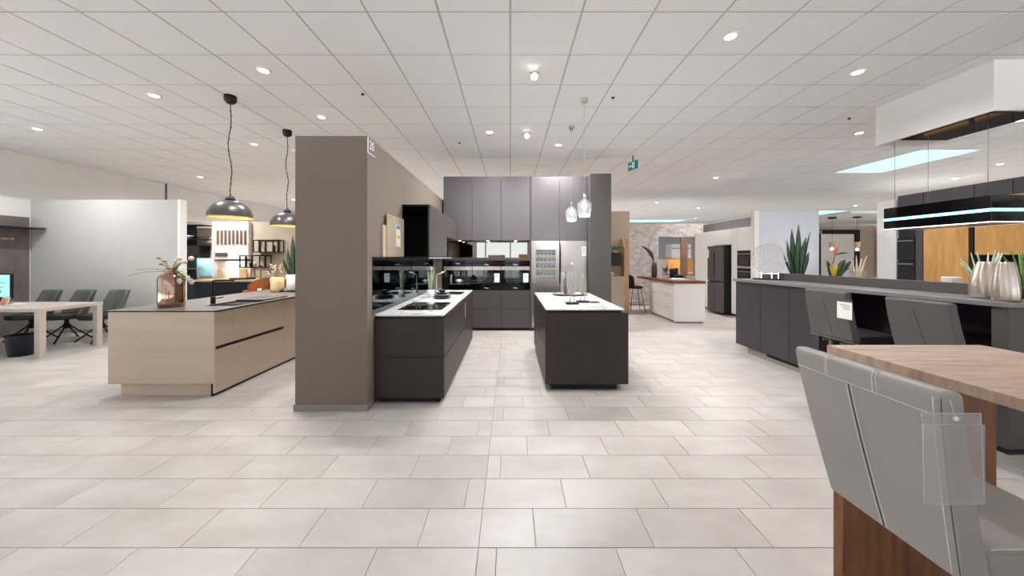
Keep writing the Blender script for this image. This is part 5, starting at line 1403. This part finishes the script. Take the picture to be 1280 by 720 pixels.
# pantry corner with shelf, left of the plaster wall
t = thing('pantry_unit', 'beige base unit with dark wall box and trailing plant beside the plaster wall', 'cabinet', (2.7, 9.4, 0))
box('body', CHAMPE, t, 2.4, 3.02, 9.32, 9.745, 0, 0.93, 0.003)
box('worktop', WOODP, t, 2.38, 3.04, 9.29, 9.745, 0.931, 0.97)
struct(box('trim_4', WOODP, None, 3.06, 3.18, 9.45, 9.745, 0, 1.98))
t = thing('pantry_wall_box', 'dark brown wall cupboard above the beige pantry unit', 'cabinet', (2.7, 9.6, 1.3))
box('body', DARKB, t, 2.5, 3.0, 9.50, 9.745, 1.25, 1.60)
box('door', DARKB, t, 2.503, 2.997, 9.48, 9.498, 1.253, 1.597, 0.002)
t = thing('trailing_plant', 'light green trailing plant on the dark pantry wall cupboard', 'plant', (2.8, 9.6, 1.6))
MB().lathe([(0.05, 0), (0.06, 0.07), (0.05, 0.07)], (2.85, 9.6, 1.6005), 14).build('pot', CERAM, t)
for k in range(7):
    a = -1 + k / 3
    MB().blade((2.85, 9.6, 1.66), (2.85 + 0.25 * a, 9.55, 1.72 + 0.05 * (k % 2)), 0.06, (0, 0, 0.05), (0, -1, 0.6), 6).build('leaf', LEAFL, t, fixn=False)
o = MB().sphere((2.75, 9.5, 1.02), 0.05, 12, 8).build('white_ornament', CERAM, None); tag(o, 'small white round ornament on the beige pantry worktop', 'ornament')

# kitchen seen through the opening
t = thing('white_hood', 'white chimney hood in the kitchen behind the plaster wall opening', 'extractor hood', (6.2, 12.8, 1.4))
box('body', MWHITE, t, 5.72, 6.42, 12.5, 12.995, 1.45, 1.95, 0.003)
box('strip', GREYP, t, 5.715, 6.425, 12.49, 12.499, 1.79, 1.81)
lamp('hood_light', 'AREA', (6.1, 12.75, 1.44), 2, (1, 0.85, 0.6), None, size=0.5, sy=0.2)
o = tag(box('oak_backsplash', OAKL, None, 5.5, 7.0, 12.96, 12.995, 0.9, 1.44), 'golden oak backsplash lit under the white hood behind the opening', 'backsplash')
t = thing('white_cabinet', 'white low cabinet left of the hood behind the opening', 'cabinet', (5.1, 12.6, 0))
box('body', MWHITE, t, 4.95, 5.46, 12.3, 12.995, 0.0, 1.40, 0.003)
box('door', MWHITE, t, 4.955, 5.455, 12.28, 12.298, 0.02, 1.395, 0.002)
t = thing('opening_plant', 'small plant on the white cabinet behind the opening', 'plant', (5.2, 12.6, 1.4))
MB().lathe([(0.06, 0), (0.07, 0.1), (0.06, 0.1)], (5.1, 12.6, 1.4005), 14).build('pot', GREYP, t)
for k in range(7):
    MB().blade((5.1, 12.6, 1.48), (5.1 + 0.2 * math.cos(k * 0.9), 12.55, 1.62 + 0.12 * abs(math.sin(k * 0.9))), 0.06, (0, 0, 0.03), (0, -1, 0.3), 5).build('leaf', LEAFD, t, fixn=False)
t = thing('oak_base_unit', 'oak base unit under the white hood behind the opening', 'cabinet', (6.2, 12.6, 0))
box('body', OAKL, t, 5.5, 7.0, 12.35, 12.955, 0, 0.9)
box('worktop', MWHITE, t, 5.49, 7.0, 12.33, 12.955, 0.9005, 0.93)

# room with black framed door and small pendants
o = struct(box('door_1', MWHITE, None, 10.95, 12.15, 12.44, 12.47, 0.02, 2.30))
MB().box(10.78, 10.945, 12.40, 12.499, 0, 2.45).box(12.155, 12.32, 12.40, 12.499, 0, 2.45).box(10.945, 12.155, 12.40, 12.499, 2.305, 2.45).build('door_frame', BLACKM, o)
MB().tube([(12.05, 12.435, 1.0), (12.05, 12.40, 1.0), (11.93, 12.40, 1.0)], 0.012, 8).build('door_handle', STEEL, o)
t = thing('grey_cabinet', 'blue grey tall cabinet with dark glass door beside the black framed door', 'cabinet', (10.0, 12.2, 0))
box('body', mat('blue_grey_lacquer', (120, 134, 144), 0.5, var=0.04), t, 9.75, 10.5, 12.0, 12.499, 0, 2.28)
box('cornice', mat('blue_grey_lacquer_light', (140, 150, 156), 0.5, var=0.04), t, 9.68, 10.57, 11.93, 12.499, 2.281, 2.40)
box('glass_door', TEAL, t, 9.95, 10.3, 11.985, 11.999, 0.9, 2.2)
for x, y, zb, l in ((9.6, 10.5, 1.72, 'small wood and glass pendant lamp in front of the white door'), (10.15, 10.3, 1.70, 'small wood and glass pendant lamp right of the black framed door')):
    t = thing('wood_pendant_lamp', l, 'pendant lamp', (x, y, CZ), 'small wooden pendant lamps')
    zt_ = 2.63
    MB().lathe([(0.1, 0), (0.1, 0.04)], (x, y, zt_), 18).build('canopy', BLACKM, t)
    MB().tube([(x, y, zt_), (x, y, zb + 0.22)], 0.005, 6).build('cord', BLACKM, t)
    MB().lathe([(0.07, 0.08), (0.075, 0.09), (0.075, 0.22), (0.07, 0.23)], (x, y, zb), 18).build('wooden_shade', WOODP, t)
    MB().lathe([(0.066, -0.05), (0.07, -0.04), (0.07, 0.079)], (x, y, zb), 18, cap=False).build('glass_shade', SGLASS, t)
    MB().sphere((x, y, zb + 0.01), 0.042, 12, 8).build('bulb', BULB, t)
struct(box('ceiling_lowered', WHITE, None, 9.2, 12.88, 9.5, 12.4, 2.67, 2.74))
t = thing('wall_shelves', 'black wall shelf with small vases left of the white door', 'shelf', (10.6, 12.3, 1.0))
for z in (1.3, 1.65, 2.0): box('shelf', GREYP, t, 10.52, 10.76, 12.25, 12.499, z, z + 0.02)
# rear of the showroom, seen only in the mirror glass
for i, (x, w_, h_, m_, l) in enumerate(((-5.5, 1.2, 1.9, MWHITE, 'white tall display cabinet at the rear wall'), (-3.2, 0.9, 2.1, BLACKM, 'black tall display cabinet at the rear wall'), (-0.8, 1.0, 1.62, CHAMPE, 'low champagne display cabinet at the rear wall'), (1.2, 1.4, 1.66, OAKL, 'oak display cabinet at the rear wall'), (4.2, 1.2, 2.0, MWHITE, 'white display cabinet at the rear wall by the right corner'))):
    t = thing('display_cabinet', l, 'cabinet', (x, -5.7, 0))
    box('body', m_, t, x - w_ / 2, x + w_ / 2, -5.99, -5.45, 0.05, h_)
    for k in range(2): box('door', m_, t, x - w_ / 2 + k * w_ / 2 + 0.004, x - w_ / 2 + (k + 1) * w_ / 2 - 0.004, -5.448, -5.43, 0.06, h_ - 0.01, 0.002)
    box('plinth', BLACKM, t, x - w_ / 2 + 0.03, x + w_ / 2 - 0.03, -5.98, -5.5, 0, 0.05)
